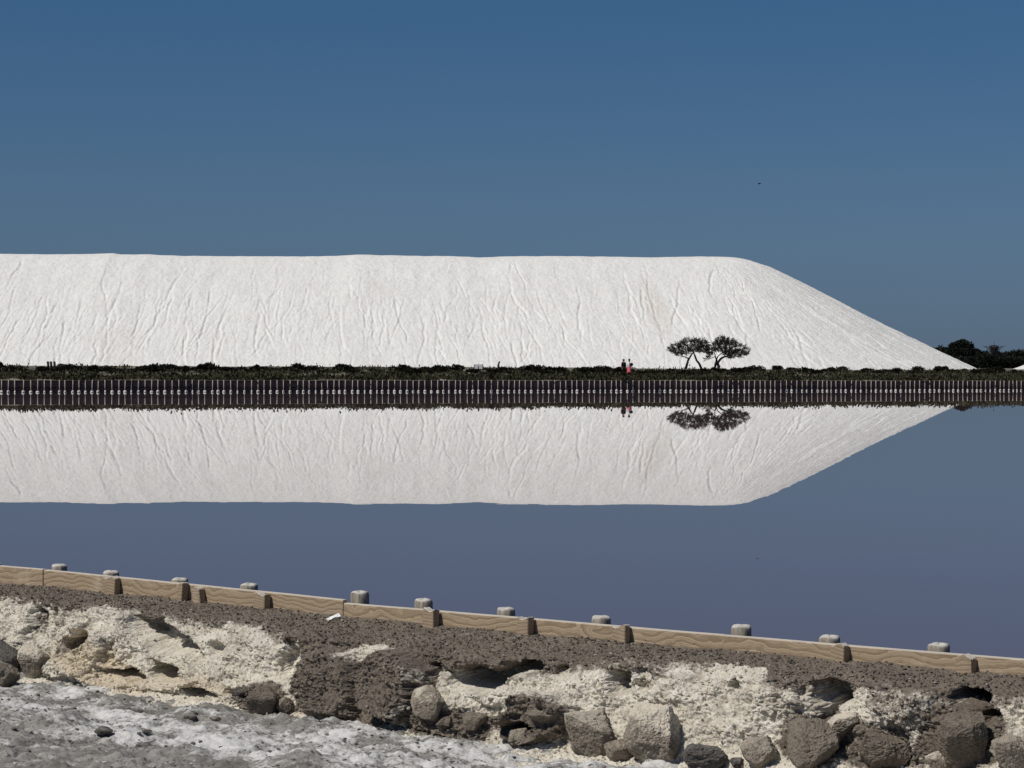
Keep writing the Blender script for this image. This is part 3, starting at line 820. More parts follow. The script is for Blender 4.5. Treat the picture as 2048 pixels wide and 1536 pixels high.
# ---- two wind-shaped trees
TZ = lambda x, y: (1320 + x / 10.24, 660 + y / 10.24)
TD = 285.0
def inpoly(x, y, P):
    c = False; j = len(P) - 1
    for i in range(len(P)):
        if ((P[i][1] > y) != (P[j][1] > y)) and x < (P[j][0] - P[i][0]) * (y - P[i][1]) / (P[j][1] - P[i][1]) + P[i][0]: c = not c
        j = i
    return c
def tree(label, stems, poly, ntips, seed, depth, hub):
    rng = np.random.default_rng(seed)
    cx = np.mean([p[0] for p in poly])
    base = at_Y(*TZ(stems[0][0][0], stems[0][0][1]), TD)
    gz = float(land_z(np.array(base.x), np.array(base.y)))
    root = empty('tree', (base.x, base.y, gz - 0.02))
    tag(root, label, 'tree')
    paths, nodes, par, rads = [], [], [], []
    def world(x, y, dy): return np.array(at_Y(*TZ(x, y), TD + dy)) - np.array(root.location)
    for si, stm in enumerate(stems):
        pts = []
        for i, (x, y, r, dy) in enumerate(stm):
            p = world(x, y, dy)
            if i == 0 and stm[0][1] > 700: p[2] = 0 - 0.1
            pts.append((p, r))
        fine = []
        for i in range(len(pts) - 1):
            for q in (0, .34, .67): fine.append((pts[i][0] * (1 - q) + pts[i + 1][0] * q + rng.normal(0, .012, 3), pts[i][1] * (1 - q) + pts[i + 1][1] * q))
        fine.append(pts[-1]); paths.append(fine)
        for p, r in fine[len(fine) // 3:]:
            nodes.append(p); par.append(-1); rads.append(r)
    xs = [p[0] for p in poly]; ys = [p[1] for p in poly]
    tips = []
    while len(tips) < ntips:
        x, y = rng.uniform(min(xs), max(xs)), rng.uniform(min(ys), max(ys))
        if inpoly(x, y, poly):
            ed = min(1, (x - min(xs)) / 120, (max(xs) - x) / 120)
            tips.append(world(x, y, rng.normal(0, depth * .45) * max(.3, ed)))
    hubp = world(*hub, 0)
    tips.sort(key=lambda p: np.linalg.norm(p - hubp))
    ND = [np.array(n) for n in nodes]
    leafp, leafd = [], []
    for tpt in tips:
        A = np.array(ND); dd = np.linalg.norm(A - tpt, axis=1)
        dirn = A - hubp
        cost = dd + 0.35 * np.linalg.norm(dirn, axis=1) * 0.6 + np.where(A[:, 2] > tpt[2] + .15, .5, 0)
        j = int(np.argmin(cost)); st_ = ND[j]
        L = np.linalg.norm(tpt - st_)
        mid1 = st_ * .6 + tpt * .4 + rng.normal(0, .05, 3) - np.array([0, 0, .04 * L]); mid2 = st_ * .25 + tpt * .75 + rng.normal(0, .04, 3)
        r = min(0.04, 0.014 + 0.014 * L)
        paths.append([(st_, r), (mid1, r * .85), (mid2, r * .7), (tpt, r * .45)])
        ND += [mid1, mid2, tpt]
        out = (tpt - hubp); out[2] += .9; out /= np.linalg.norm(out) + 1e-9
        for pnt, nn in ((mid1, 1), (mid2, 3), (tpt, 7)):
            leafp.append(pnt + rng.normal(0, .06, (nn, 3))); leafd.append(np.tile(out, (nn, 1)))
    V_, F_ = tube_arr(paths, 5)
    link('trunk', mesh_np('trunk', V_, F_), M_BARK, root)
    v_, f_ = leaf_cloud(np.concatenate(leafp), np.concatenate(leafd), 0.30, rng, .16)
    link('crown', mesh_np('crown', v_, f_, smooth=False), M_LEAF_TREE, root)
    return root
polyL = [(140,385),(240,305),(330,290),(390,270),(490,205),(520,180),(620,180),(640,215),(690,180),(800,165),(830,200),(900,200),(960,230),(1020,310),(1050,400),(980,450),(880,470),(780,465),(680,440),(600,490),(480,535),(380,535),(310,480),(190,430)]
polyR = [(900,450),(1000,420),(1040,320),(1130,240),(1150,190),(1190,150),(1300,145),(1380,170),(1400,210),(1480,200),(1570,230),(1580,300),(1680,295),(1750,300),(1750,370),(1815,380),(1810,470),(1770,530),(1700,530),(1640,560),(1560,530),(1470,585),(1380,575),(1300,510),(1240,450),(1130,470),(1010,560),(890,640),(920,590),(1010,520)]
tree('left tree of the pair, flat dark crown on two crossing bent trunks',
     [[(515,770,.17,0),(560,690,.15,0),(585,600,.13,.1),(572,576,.085,.1),(500,550,.06,.2),(420,535,.04,.4)],
      [(585,600,.12,.1),(640,510,.10,-.1),(680,462,.06,-.2),(700,380,.05,-.3),(650,300,.03,-.4)],
      [(862,790,.17,.8),(810,700,.14,.5),(750,620,.12,.2),(715,530,.11,0),(690,462,.07,0),(600,380,.045,.3),(520,300,.03,.4)],
      [(690,462,.05,0),(800,380,.04,.4),(880,320,.03,.7)]], polyL, 280, 31, 2.6, (690, 470))
tree('right tree of the pair, dark rounded crown with long low limb to the right',
     [[(1105,775,.16,.3),(1140,690,.14,.3),(1160,610,.12,.2),(1130,540,.06,.3),(1120,470,.05,.4),(1130,380,.03,.5)],
      [(1160,610,.085,.2),(1180,550,.07,.1),(1240,490,.06,0),(1330,430,.045,-.2),(1400,360,.03,-.3)],
      [(1185,800,.21,-.4),(1205,740,.19,-.4),(1180,680,.17,-.4),(1240,590,.14,-.3),(1330,540,.11,-.1),(1450,530,.06,.2),(1560,545,.04,.4),(1645,575,.025,.5)],
      [(1130,545,.05,.3),(1000,600,.035,.5),(930,620,.025,.6),(890,650,.015,.6)]], polyR, 330, 32, 2.8, (1190, 540))

# ---- small things on the far shore
def far_z(x, y): return float(land_z(np.array(x), np.array(y)))
def at_far(px, D):
    p = at_Y(px, 740, D); return Vector((p.x, p.y, far_z(p.x, p.y)))
p = at_far(957, 238)
sg_ = empty('notice_board', p); tag(sg_, 'small white two-panel notice board in the dark scrub left of the leaning stump', 'notice board')
top = at_Y(957, 728.6, 238).z - p.z
for dx in (-.22, .22):
    bm = bmesh.new(); box_bm(bm, (0, 0, 0), (.34, .03, .46)); o = link('panel', bm_mesh('panel', bm), M_WHITE, sg_); o.location = (dx, 0, top - .23)
for dx in (-.42, 0, .42):
    bm = bmesh.new(); box_bm(bm, (0, 0, 0), (.06, .06, top + .1)); o = link('post', bm_mesh('post', bm), M_BARK, sg_); o.location = (dx, .05, (top - .1) / 2)
p = at_far(997, 236)
hgt = at_Y(998, 722.5, 236).z - p.z
Vt, Ft = tube_arr([[((0, 0, -.1), .14), ((.02, 0, hgt * .45), .12), ((-.03, .02, hgt * .7), .10), ((.06, .02, hgt * .9), .09), ((.10, .02, hgt), .07), ((.10, .02, hgt + .01), .0)]], 8)
o = link('tree_stump', mesh_np('tree_stump', Vt, Ft), M_BARK); o.location = p
tag(o, 'thin dark leaning stump standing up from the scrub against the salt heap', 'stump')
for px, lab in ((96, 'left of three dark stakes above the scrub at the far left'), (102, 'middle of three dark stakes above the scrub at the far left'), (109, 'right of three dark stakes above the scrub at the far left')):
    p = at_far(px, 236 - 14); h_ = at_Y(px, 722.5, 222).z - p.z
    Vt, Ft = tube_arr([[((0, 0, -.1), .09), ((.02, 0, h_ * .6), .11), ((-.02, 0, h_ * .95), .12), ((0, 0, h_), .05)]], 7)
    o = link('stake', mesh_np('stake', Vt, Ft), M_BARK); o.location = p
    tag(o, lab, 'stake')

# ---- two people on the path
def skin_mesh(nodes, edges, name, levels=2):
    me = bpy.data.meshes.new(name); me.from_pydata([n[0] for n in nodes], edges, [])
    ob = bpy.data.objects.new(name, me); C.objects.link(ob)
    sk = ob.modifiers.new('skin', 'SKIN')
    for i, n in enumerate(nodes):
        me.skin_vertices[0].data[i].radius = (n[1], n[2] if len(n) > 2 else n[1]); me.skin_vertices[0].data[i].use_root = (i == 0)
    sb = ob.modifiers.new('sub', 'SUBSURF'); sb.levels = levels; sb.render_levels = levels
    dg = bpy.context.evaluated_depsgraph_get()
    out = bpy.data.meshes.new_from_object(ob.evaluated_get(dg))
    bpy.data.objects.remove(ob); bpy.data.meshes.remove(me)
    out.name = name
    out.polygons.foreach_set('use_smooth', np.full(len(out.polygons), True))
    return out
def person(label, loc, rz, top_m, bottom_m, height, skirt):
    root = empty('person', loc, rz); tag(root, label, 'person', 'people walking on the far shore')
    k = height / 1.7
    J = {'pel': (0, 0, .93), 'spi': (0, .01, 1.12), 'che': (0, 0, 1.30), 'nek': (0, 0, 1.45), 'hd0': (0, -.015, 1.53), 'hd1': (0, -.02, 1.63),
         'hl': (.09, 0, .88), 'kl': (.10, -.07, .50), 'al': (.10, -.02, .09), 'tl': (.11, -.14, .03), 'hr': (-.09, 0, .88), 'kr': (-.10, .02, .50), 'ar': (-.10, .14, .11), 'tr': (-.11, .03, .03),
         'sl': (.17, 0, 1.38), 'el': (.22, .05, 1.11), 'wl': (.22, -.05, .88), 'sr': (-.17, 0, 1.38), 'er': (-.22, -.03, 1.11), 'wr': (-.22, -.14, .90), 'gl': (.22, -.08, .80), 'gr': (-.22, -.19, .83)}
    J = {a: tuple(c * k for c in b) for a, b in J.items()}
    def sub(names, rads, edges):
        return [(J[n], r) for n, r in zip(names, rads)], [(names.index(a), names.index(b)) for a, b in edges]
    bn = ['pel','spi','che','nek','hd0','hd1','hl','kl','al','tl','hr','kr','ar','tr','sl','el','wl','gl','sr','er','wr','gr']
    br = [.12,.11,.12,.055,.085,.08,.085,.055,.04,.04,.085,.055,.04,.04,.055,.042,.03,.03,.055,.042,.03,.03]
    be = [('pel','spi'),('spi','che'),('che','nek'),('nek','hd0'),('hd0','hd1'),('pel','hl'),('hl','kl'),('kl','al'),('al','tl'),('pel','hr'),('hr','kr'),('kr','ar'),('ar','tr'),
          ('che','sl'),('sl','el'),('el','wl'),('wl','gl'),('che','sr'),('sr','er'),('er','wr'),('wr','gr')]
    me = skin_mesh(*sub(bn, br, be), 'body', 1)
    bm = bmesh.new(); bm.from_mesh(me)
    fp = []
    for g in ('gl', 'gr'):                                  # five short bent fingers on each hand
        c = Vector(J[g])
        for q in range(4):
            a = c + Vector((0, (q - 1.5) * .018, .01)); ln_ = (.075, .085, .08, .06)[q]
            fp.append([(a, .009), (a + Vector((0, -.006, -ln_ * .55)), .008), (a + Vector((0, -.02, -ln_)), .005)])
        a = c + Vector((0, -.025, .03)); fp.append([(a, .01), (a + Vector((0, -.03, -.03)), .009), (a + Vector((0, -.035, -.06)), .006)])
    # nose and ears
    hd = Vector(J['hd1']); fp.append([(hd + Vector((0, -.075, -.02)), .008), (hd + Vector((0, -.10, -.06)), .014), (hd + Vector((0, -.08, -.07)), .006)])
    Vf, Ff_ = tube_arr(fp, 6)
    tm = mesh_np('tmp', Vf, Ff_); bm.from_mesh(tm); bpy.data.meshes.remove(tm); bpy.data.meshes.remove(me)
    link('body', bm_mesh('body', bm, True), M_SKIN, root)
    tn = ['pel','spi','che','sl','el','wl','sr','er','wr']; tr_ = [.155,.145,.16,.085,.065,.05,.085,.065,.05]
    te = [('pel','spi'),('spi','che'),('che','sl'),('sl','el'),('el','wl'),('che','sr'),('sr','er'),('er','wr')]
    link('top', skin_mesh(*sub(tn, tr_, te), 'top', 1), top_m, root)
    if skirt:
        Vt, Ft = tube_arr([[((0, 0, 1.0 * k), .14), ((0, 0, .9 * k), .17), ((0, 0, .6 * k), .20), ((0, 0, .3 * k), .24), ((0, 0, .22 * k), .245)]], 18)
        link('skirt', mesh_np('skirt', Vt, Ft), bottom_m, root)
    else:
        ln_ = ['pel','hl','kl','al','hr','kr','ar']; lr = [.14,.11,.08,.065,.11,.08,.065]
        le = [('pel','hl'),('hl','kl'),('kl','al'),('pel','hr'),('hr','kr'),('kr','ar')]
        link('trousers', skin_mesh(*sub(ln_, lr, le), 'trousers', 1), bottom_m, root)
    bm = bmesh.new(); c = bmesh.ops.create_icosphere(bm, subdivisions=3, radius=1)
    bmesh.ops.transform(bm, matrix=Matrix.Translation(Vector(J['hd1']) + Vector((0, .02, .02))) @ Matrix.Diagonal((.105, .11, .115, 1)), verts=c['verts'])
    if not skirt:
        c = bmesh.ops.create_icosphere(bm, subdivisions=2, radius=1)
        bmesh.ops.transform(bm, matrix=Matrix.Translation(Vector(J['nek']) + Vector((0, .07, .02))) @ Matrix.Diagonal((.09, .06, .2, 1)), verts=c['verts'])
    link('hair', bm_mesh('hair', bm, True), M_HAIR, root)
    for sx in (-1, 1):
        bm = bmesh.new(); box_bm(bm, (0, 0, 0), (.09, .25, .08)); bmesh.ops.bevel(bm, geom=bm.edges[:], offset=.025, segments=2, affect='EDGES')
        o = link('shoe', bm_mesh('shoe', bm, True), M_BLACK, root); a = J['tl' if sx > 0 else 'tr']; o.location = (a[0], a[1] + .04, .04)
    return root
PD = 222.0
pL, pR = at_far(1247.3, PD), at_far(1258.5, PD)
person('person with dark hair all in black clothes, on the left of the two walkers', pL, rad(20), M_BLACK, M_BLACK, at_Y(1247, 719.2, PD).z - pL.z, False)
w2 = person('person in white top and long pink skirt, on the right of the two walkers', pR, rad(-25), M_WTOP, M_PINK, at_Y(1258, 718.8, PD).z - pR.z, True)
bm = bmesh.new(); box_bm(bm, (0, 0, 0), (.34, .16, .26)); bmesh.ops.bevel(bm, geom=bm.edges[:], offset=.04, segments=2, affect='EDGES')
bg_ = link('shoulder_bag', bm_mesh('shoulder_bag', bm, True), M_BLACK); bg_.location = (pR.x + .17, pR.y - .22, pR.z + 1.16)
tag(bg_, 'black shoulder bag carried by the person in the white top', 'bag')
Vt, Ft = tube_arr([[((-.14, 0, .1), .015), ((-.2, .1, .25), .015), ((-.2, .22, .33), .015)]], 5)
link('strap', mesh_np('strap', Vt, Ft), M_BLACK, bg_)

# ---- far right: trees, lookout tower, hill
FDp = 620.0
def far_dome(Wd, H, seed):
    rng = np.random.default_rng(seed)
    pts, dr = [], []
    for k in range(70):                                     # clumps over a broad dome
        a = rng.uniform(0, 2 * math.pi); u = rng.random()
        c = np.array([math.cos(a) * math.sqrt(u) * Wd * .40, math.sin(a) * math.sqrt(u) * Wd * .36, 0])
        hh = H * .30 + H * .58 * math.sqrt(max(0, 1 - u * .92))
        c[2] = hh - H * rng.uniform(0, .42) * (1 if rng.random() < .6 else 0)
        n = 110; v = rng.normal(size=(n, 3)); v /= np.linalg.norm(v, axis=1, keepdims=True)
        pts.append(c + v * np.array([Wd * .11, Wd * .11, H * .11]) * rng.uniform(.6, 1, (n, 1))); dr.append(v)
    return leaf_cloud(np.concatenate(pts), np.concatenate(dr), .30, rng, .8)
def far_tree(px, ytop, wpx, D, label, seed, cat='tree'):
    p = at_far(px, D); sc = D / F
    H = at_Y(px, ytop, D).z - p.z; Wd = wpx * sc
    root = empty('tree', p); tag(root, label, cat, 'dark trees behind the right end of the salt heap')
    Vt, Ft = tube_arr([[((0, 0, -.2), .28), ((.1, 0, H * .3), .22), ((0, 0, H * .6), .14)], [((.1, 0, H * .3), .14), ((Wd * .2, .3, H * .6), .07)], [((.1, 0, H * .3), .14), ((-Wd * .22, -.2, H * .6), .07)]], 7)
    link('trunk', mesh_np('trunk', Vt, Ft), M_BARK, root)
    v_, f_ = dome_clump(Wd * .55, Wd * .5, H * 1.0, 4200, .34, seed, 16)
    if seed == 801: v_, f_ = far_dome(Wd, H, seed)
    v_ = v_.copy(); zmax = np.percentile(v_[:, 2], 97); v_[:, 2] *= H / zmax
    xm = np.percentile(np.abs(v_[:, 0]), 97); v_[:, 0] *= Wd / 2 / xm
    link('crown', mesh_np('crown', v_, f_, smooth=False), M_LEAF_FAR, root)
far_tree(1926, 684.5, 62, 620, 'tall dark dome-shaped tree left of the lookout tower', 801)
for i, (px, yt, wp, D, lab) in enumerate([(1862, 697.5, 60, 660, 'dark tree showing just over the sloping end of the salt heap'), (1890, 702, 44, 650, 'dark low tree at the left foot of the dome-shaped tree'),
        (1962, 706, 36, 640, 'dark low tree between the dome-shaped tree and the tower'), (1975, 712, 40, 600, 'dark bush-like tree in front of the tower stem on its left'),
        (2003, 706, 40, 645, 'dark low tree at the right of the tower stem'), (2022, 705, 44, 640, 'dark tree above the second salt heap, left one'), (2045, 704.5, 40, 640, 'dark tree above the second salt heap at the right edge'),
        (1905, 716, 60, 600, 'wide dark bush tree below the dome-shaped tree'), (1945, 714, 60, 605, 'wide dark bush tree below and right of the dome-shaped tree'), (2000, 714, 60, 600, 'wide dark bush tree at the foot of the tower on its right'),
        (2034, 716, 60, 600, 'wide dark bush tree directly behind the second salt heap'), (2075, 706, 50, 640, 'dark tree beyond the right edge')]):
    far_tree(px, yt, wp, D, lab, 810 + i)
KZ = lambda x, y: (1780 + x / 7.64, 650 + y / 7.64)
p = at_far(KZ(1588, 500)[0], FDp)
tw = empty('lookout_tower', p); tag(tw, 'skeletal funnel-shaped lookout tower with outspread curved arms and mast', 'tower')
def tz(y): return at_Y(KZ(1588, 0)[0], KZ(0, y)[1], FDp).z - p.z
U = FDp / F / 7.64
zr, zn = tz(325), tz(440)
V1, F1_ = tube_arr([[((0, 0, -.2), 34 * U), ((0, 0, zn), 30 * U), ((0, 0, zn + .05), 0)]], 10); link('stem', mesh_np('stem', V1, F1_), M_STEEL, tw)
for k in range(10):
    a = 2 * math.pi * k / 10 + .2
    cs = lambda r, z: (math.cos(a) * r * U, math.sin(a) * r * U, z)
    V1, F1_ = tube_arr([[(cs(32, zn - .2), .07), (cs(70, tz(345)), .06), (cs(70, tz(310)), .05)]], 5); link('strut', mesh_np('strut', V1, F1_), M_STEEL, tw)
for yy, r_ in ((325, 72), (350, 68), (385, 55), (415, 44)):
    V1, F1_ = tube_arr([[((math.cos(t_) * r_ * U, math.sin(t_) * r_ * U, tz(yy)), .07) for t_ in np.linspace(0, 2 * math.pi, 21)]], 5); link('ring', mesh_np('ring', V1, F1_), M_STEEL, tw)
bm = bmesh.new(); bmesh.ops.create_cone(bm, cap_ends=True, segments=14, radius1=46 * U, radius2=66 * U, depth=tz(335) - tz(400)); o = link('cabin', bm_mesh('cabin', bm), M_STEEL, tw); o.location = (0, 0, tz(367))
bm = bmesh.new(); bmesh.ops.create_cone(bm, cap_ends=True, segments=14, radius1=70 * U, radius2=20 * U, depth=.28); o = link('roof', bm_mesh('roof', bm), M_STEEL, tw); o.location = (0, 0, tz(312))
for k in range(6):
    a = 2 * math.pi * k / 6 + 0.06
    cs = lambda r, z: (math.cos(a) * r * U, math.sin(a) * r * U, z)
    V1, F1_ = tube_arr([[(cs(36, tz(440)), .09), (cs(66, tz(395)), .10), (cs(100, tz(355)), .10), (cs(135, tz(332)), .10), (cs(168, tz(324)), .06)]], 5); link('arm', mesh_np('arm', V1, F1_), M_STEEL, tw)
V1, F1_ = tube_arr([[((0, 0, tz(320)), .07), ((0, 0, tz(285)), .05), ((0, 0, tz(240)), .03)]], 6); link('mast', mesh_np('mast', V1, F1_), M_STEEL, tw)

hx = np.linspace(1200, 6500, 160); hy = np.linspace(8500, 11000, 24)
HX, HY = np.meshgrid(hx, hy, indexing='ij')
HZ = 62 * np.exp(-((HX - 2130) / 190) ** 2) + 50 * np.exp(-((HX - 3500) / 900) ** 2) + 6 * fbm(HX / 300, HY / 300, .2, 4, 91)
HZ = HZ * np.sin(np.pi * (HY - 8500) / 2500) - 3
hill = link('hills', mesh_np('hills', np.stack([HX, HY, HZ], -1), grid_faces(*HX.shape)), M_HILL); hill['kind'] = 'structure'

# ---- bird
BD = 1000.0
bp = at_Y(1519, 367.5, BD)
bd = empty('bird', bp, rad(75)); bd.scale = (1.35, 1.35, 1.35); tag(bd, 'small dark bird gliding alone in the blue sky above the heap', 'bird')
Vt, Ft = tube_arr([[((0, -.55, .02), .02), ((0, -.42, .03), .07), ((0, -.2, 0), .15), ((0, .1, 0), .16), ((0, .4, .02), .09), ((0, .6, .03), .03)]], 10)
link('body', mesh_np('body', Vt, Ft), M_BIRD, bd)
for sx in (-1, 1):
    ws = [(0.1, -.22, .16, .05), (.45, -.25, .18, .16), (.8, -.15, .15, .20), (1.05, .02, .1, .17)]
    top = []; Vw = []
    for x, y0, c_, z in ws:
        Vw += [(sx * x, y0, z), (sx * x, y0 + c_ * 1.0, z + .03), (sx * x, y0 + c_ * 2.4, z), (sx * x, y0 + c_, z - .02)]
    Fw = [(i * 4 + a, i * 4 + (a + 1) % 4, i * 4 + 4 + (a + 1) % 4, i * 4 + 4 + a) for i in range(3) for a in range(4)] + [(12, 13, 14, 15)]
    link('wing', mesh_np('wing', Vw, Fw), M_BIRD, bd)
Vw = [(-.05, .5, .03), (.05, .5, .03), (.14, .8, .02), (-.14, .8, .02), (-.05, .5, .05), (.05, .5, .05), (.14, .8, .03), (-.14, .8, .03)]
link('tail', mesh_np('tail', Vw, [(0, 1, 2, 3), (7, 6, 5, 4), (0, 4, 5, 1), (2, 6, 7, 3), (1, 5, 6, 2), (3, 7, 4, 0)], smooth=False), M_BIRD, bd)

# ================================================================== NEAR RETAINING WALL
fx, fy = uv_w(0, 0)
nw = empty('retaining_wall', (fx, fy, 0), math.atan2(FD[1], FD[0]))
tag(nw, 'low plank retaining wall of tan boards, stakes and round posts along the near bank', 'retaining wall')
# local x = along the wall, local y = away from the viewer
def plank(pa, pb, th=0.045, y=0.0, hgt=0.34, seed=0):
    """pa, pb: photo pixels of the two ends of the front top edge"""
    ua, za = on_fence(*pa); ub, zb = on_fence(*pb)
    n = 60; rng = np.random.default_rng(seed)
    xs = np.linspace(-(ub - ua) / 2, (ub - ua) / 2, n)
    wob = 0.004 * perlin(xs * 1.5, seed, .3, 5)
    Vp, Fp = [], []
    for i, x in enumerate(xs):
        r_ = 0.005
        ring = [(-r_, 0), (0, r_)]
        prof = [(0, -hgt), (0, -r_ * 1.2), (r_, 0), (th - r_, 0), (th, -r_ * 1.2), (th, -hgt)]
        for yy_, zz_ in prof: Vp.append((x, yy_ + wob[i], zz_ + wob[i] * .6))
    for i in range(n - 1):
        for k in range(6):
            k2 = (k + 1) % 6
            Fp.append((i * 6 + k, i * 6 + k2, (i + 1) * 6 + k2, (i + 1) * 6 + k))
    bm = bmesh.new(); vs = [bm.verts.new(v_) for v_ in Vp]
    for f_ in Fp: bm.faces.new([vs[q] for q in f_])
    bm.faces.new(vs[:6][::-1]); bm.faces.new(vs[-6:])
    bmesh.ops.recalc_face_normals(bm, faces=bm.faces)
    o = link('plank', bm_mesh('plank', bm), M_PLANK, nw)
    o.location = ((ua + ub) / 2, y, (za + zb) / 2); o.rotation_euler = (0, -math.atan2(zb - za, ub - ua), 0)
    return o
plank((-420, 1098), (86, 1138.5), y=-0.004, seed=1)
plank((87.5, 1139.5), (686, 1199.5), y=0.0, seed=2)
plank((681, 1205.5), (1446, 1270), y=0.006, seed=3)
plank((1447, 1270.5), (2140, 1326.5), y=0.0, seed=4)
plank((2141, 1327.5), (2700, 1376), y=0.003, seed=5)
plank((2701, 1376.5), (4300, 1523), y=0.0, seed=6)
plank((-1500, 999), (-421, 1098), y=0.0, seed=7)
def post_mesh(rad_, top_, seed):
    rng = np.random.default_rng(seed); n = 28
    ang = np.linspace(0, 2 * np.pi, n, endpoint=False)
    rr_ = rad_ * (1 + 0.03 * np.sin(ang * 2 + seed) + 0.02 * rng.normal(size=n) * .6)
    for _ in range(2):                                       # drying cracks
        rr_[rng.integers(n)] *= .86
    rows = [(-1.1, 1.0), (top_ - .12, 1.0), (top_ - .05, .995), (top_ - .022, .985), (top_ - .010, .93), (top_ - .003, .82), (top_, .5), (top_ + .001, 0.05)]
    Vp = [(math.cos(a) * r * s_, math.sin(a) * r * s_, z + (.004 * math.sin(a * 3 + seed) if s_ < .99 else 0)) for z, s_ in rows for a, r in zip(ang, rr_)]
    Fp = [(i * n + k, i * n + (k + 1) % n, (i + 1) * n + (k + 1) % n, (i + 1) * n + k) for i in range(len(rows) - 1) for k in range(n)]
    return mesh_np('post', Vp, Fp)
for i, (px, yt, w_) in enumerate([(-10, 1126, 32), (118, 1130, 33), (222, 1142.5, 34), (358, 1157.5, 35), (495, 1168, 35), (722, 1183.5, 36), (846, 1198.5, 38), (1014, 1217, 38), (1201, 1233.5, 40), (1484, 1251.5, 41), (1660, 1272.5, 43), (1877, 1288, 44), (2110, 1312, 46), (2420, 1340, 48), (2800, 1375, 50), (3300, 1421, 52), (-200, 1109, 31), (-480, 1083, 30)]):
    yb = -0.045 - 0.066
    u_, z_ = on_fence(px, yt, yb)
    o = link('post', post_mesh(0.0605, z_ + 0.004, 40 + i), M_POST, nw)
    o.location = (u_, -yb, 0)
    o.rotation_euler = (rad(random.Random(i).uniform(-1, 1)), rad(random.Random(i + 50).uniform(-1, 1)), 0)
def stake_mesh(w_, d_, h_, seed):
    bm = bmesh.new(); rng = random.Random(seed)
    box_bm(bm, (0, 0, -h_ / 2 - .1), (w_, d_, h_ + .2))
    bmesh.ops.subdivide_edges(bm, edges=bm.edges[:], cuts=3, use_grid_fill=True)
    bmesh.ops.bevel(bm, geom=[e for e in bm.edges if len(e.link_faces) == 2 and e.calc_face_angle() > 1], offset=.004, segments=1, affect='EDGES')
    for v_ in bm.verts:
        v_.co += Vector((rng.uniform(-1, 1), rng.uniform(-1, 1), rng.uniform(-1, 1))) * .002
        if v_.co.z > -.02: v_.co.z += .012 * math.sin(v_.co.x * 60 + seed)
    return bm_mesh('stake', bm)
# photo left edge, right edge of front face, right end of dark side, top y
for i, (xa, xb, yt, lean) in enumerate([(205, 229, 1154, 0), (357, 366, 1168, 3), (384, 397, 1176, -9), (507, 530, 1187, 0), (846, 868, 1219, 0), (1034, 1057, 1236, 0), (1225, 1250, 1252, 0), (1660, 1689, 1289, 0), (1912, 1944, 1311, 0), (2120, 2152, 1330, 0)]):
    dep = 0.062
    ua, za = on_fence(xa, yt, dep); ub, zb = on_fence(xb, yt, dep)
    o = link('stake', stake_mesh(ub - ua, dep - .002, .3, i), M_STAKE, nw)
    o.location = ((ua + ub) / 2, -dep / 2 - .003, za); o.rotation_euler = (rad(-2), rad(lean), rad(random.Random(i).uniform(-4, 4)))
    if lean: o['label'] = 'broken leaning stake'

# ================================================================== ROCKS
def rock_mesh(seed, rx, ry, rz, sub=6, cuts=11, dust_lit=0.35, rough=1.0):
    rng = np.random.default_rng(seed)
    bm = bmesh.new(); bmesh.ops.create_icosphere(bm, subdivisions=sub, radius=1)
    n = len(bm.verts); P = np.array([tuple(v_.co) for v_ in bm.verts]); T = np.array([[v_.index for v_ in f_.verts] for f_ in bm.faces]); bm.free()
    P0 = P.copy()
    q = P * 1.1 + seed * 3.1
    P = P / (np.abs(P) ** 3.4).sum(1, keepdims=True) ** (1 / 3.4)      # blocky to begin with
    Rm = np.linalg.qr(rng.normal(size=(3, 3)))[0]; P = P * .5 + (P @ Rm) * .5 if False else P
    P = P * (1 + 0.16 * fbm(q[:, 0], q[:, 1], q[:, 2], 2, seed))[:, None]
    for c in range(cuts):                                    # broken faces
        d = rng.normal(size=3); d /= np.linalg.norm(d); h = rng.uniform(.60, .88)
        k = P @ d - h
        P = P - np.where(k > 0, k * .97, 0)[:, None] * d
    nrm = P0
    q = P * 1.4 + seed * 3.1
    P = P + nrm * (0.05 * fbm(q[:, 0], q[:, 1], q[:, 2], 3, seed) * rough)[:, None]
    q = P * 6 + seed
    w1, w2, wr = worley(q[:, 0] * .8, q[:, 1] * .8, q[:, 2] * .8, seed + 3)
    P = P + nrm * ((0.05 * (wr - .5) * rng.uniform(.3, 1.5) - .02 * (1 - sstep(0, .2, w2 - w1)) + .035 * fbm(q[:, 0] * 1.6, q[:, 1] * 1.6, q[:, 2] * 1.6, 4, seed + 8, .68)) * rough)[:, None]
    P[:, :2] *= (1 - .30 * np.clip(-P[:, 2:3], -.3, 1))     # undercut foot
    P = P / np.percentile(np.abs(P), 98, axis=0) * np.array([rx, ry, rz])
    du = dust_lit * (0.35 + 1.3 * nrm[:, 2] - .45 * nrm[:, 0])  # dust on the tops, plus sunlight painted on left-facing sides
    return mesh_np('rock', P, T, {'dust_lit': du}, smooth=False)
ROCK_SCALE = .90
def rock(px, py, w_, h_, mat, label, seed, rot=0, dust_lit=.35, tilt=0, sink=0.12, cuts=11, sub=6):
    s_ = surf(px, py + h_ * .42)
    Yd = s_[1]
    c = at_Y(px, py + h_ * sink * .3, Yd + (.03 * min(1, w_ / 80) if py > 1425 or px < 600 else -.05))
    k = Yd / F
    o = link('rock', rock_mesh(seed, w_ * k * .5 * ROCK_SCALE, w_ * k * .46, h_ * k * .56 * ROCK_SCALE, sub, cuts, dust_lit), mat)
    o.location = c; o.rotation_euler = (0, rad(tilt), 0)
    tag(o, label, 'rock', 'rocks at the foot of the near bank')
    return o
rock(6, 1318, 78, 78, M_ROCK_DARK, 'dark rock with pale specks cut by the left edge, upper of two', 1, dust_lit=.25)
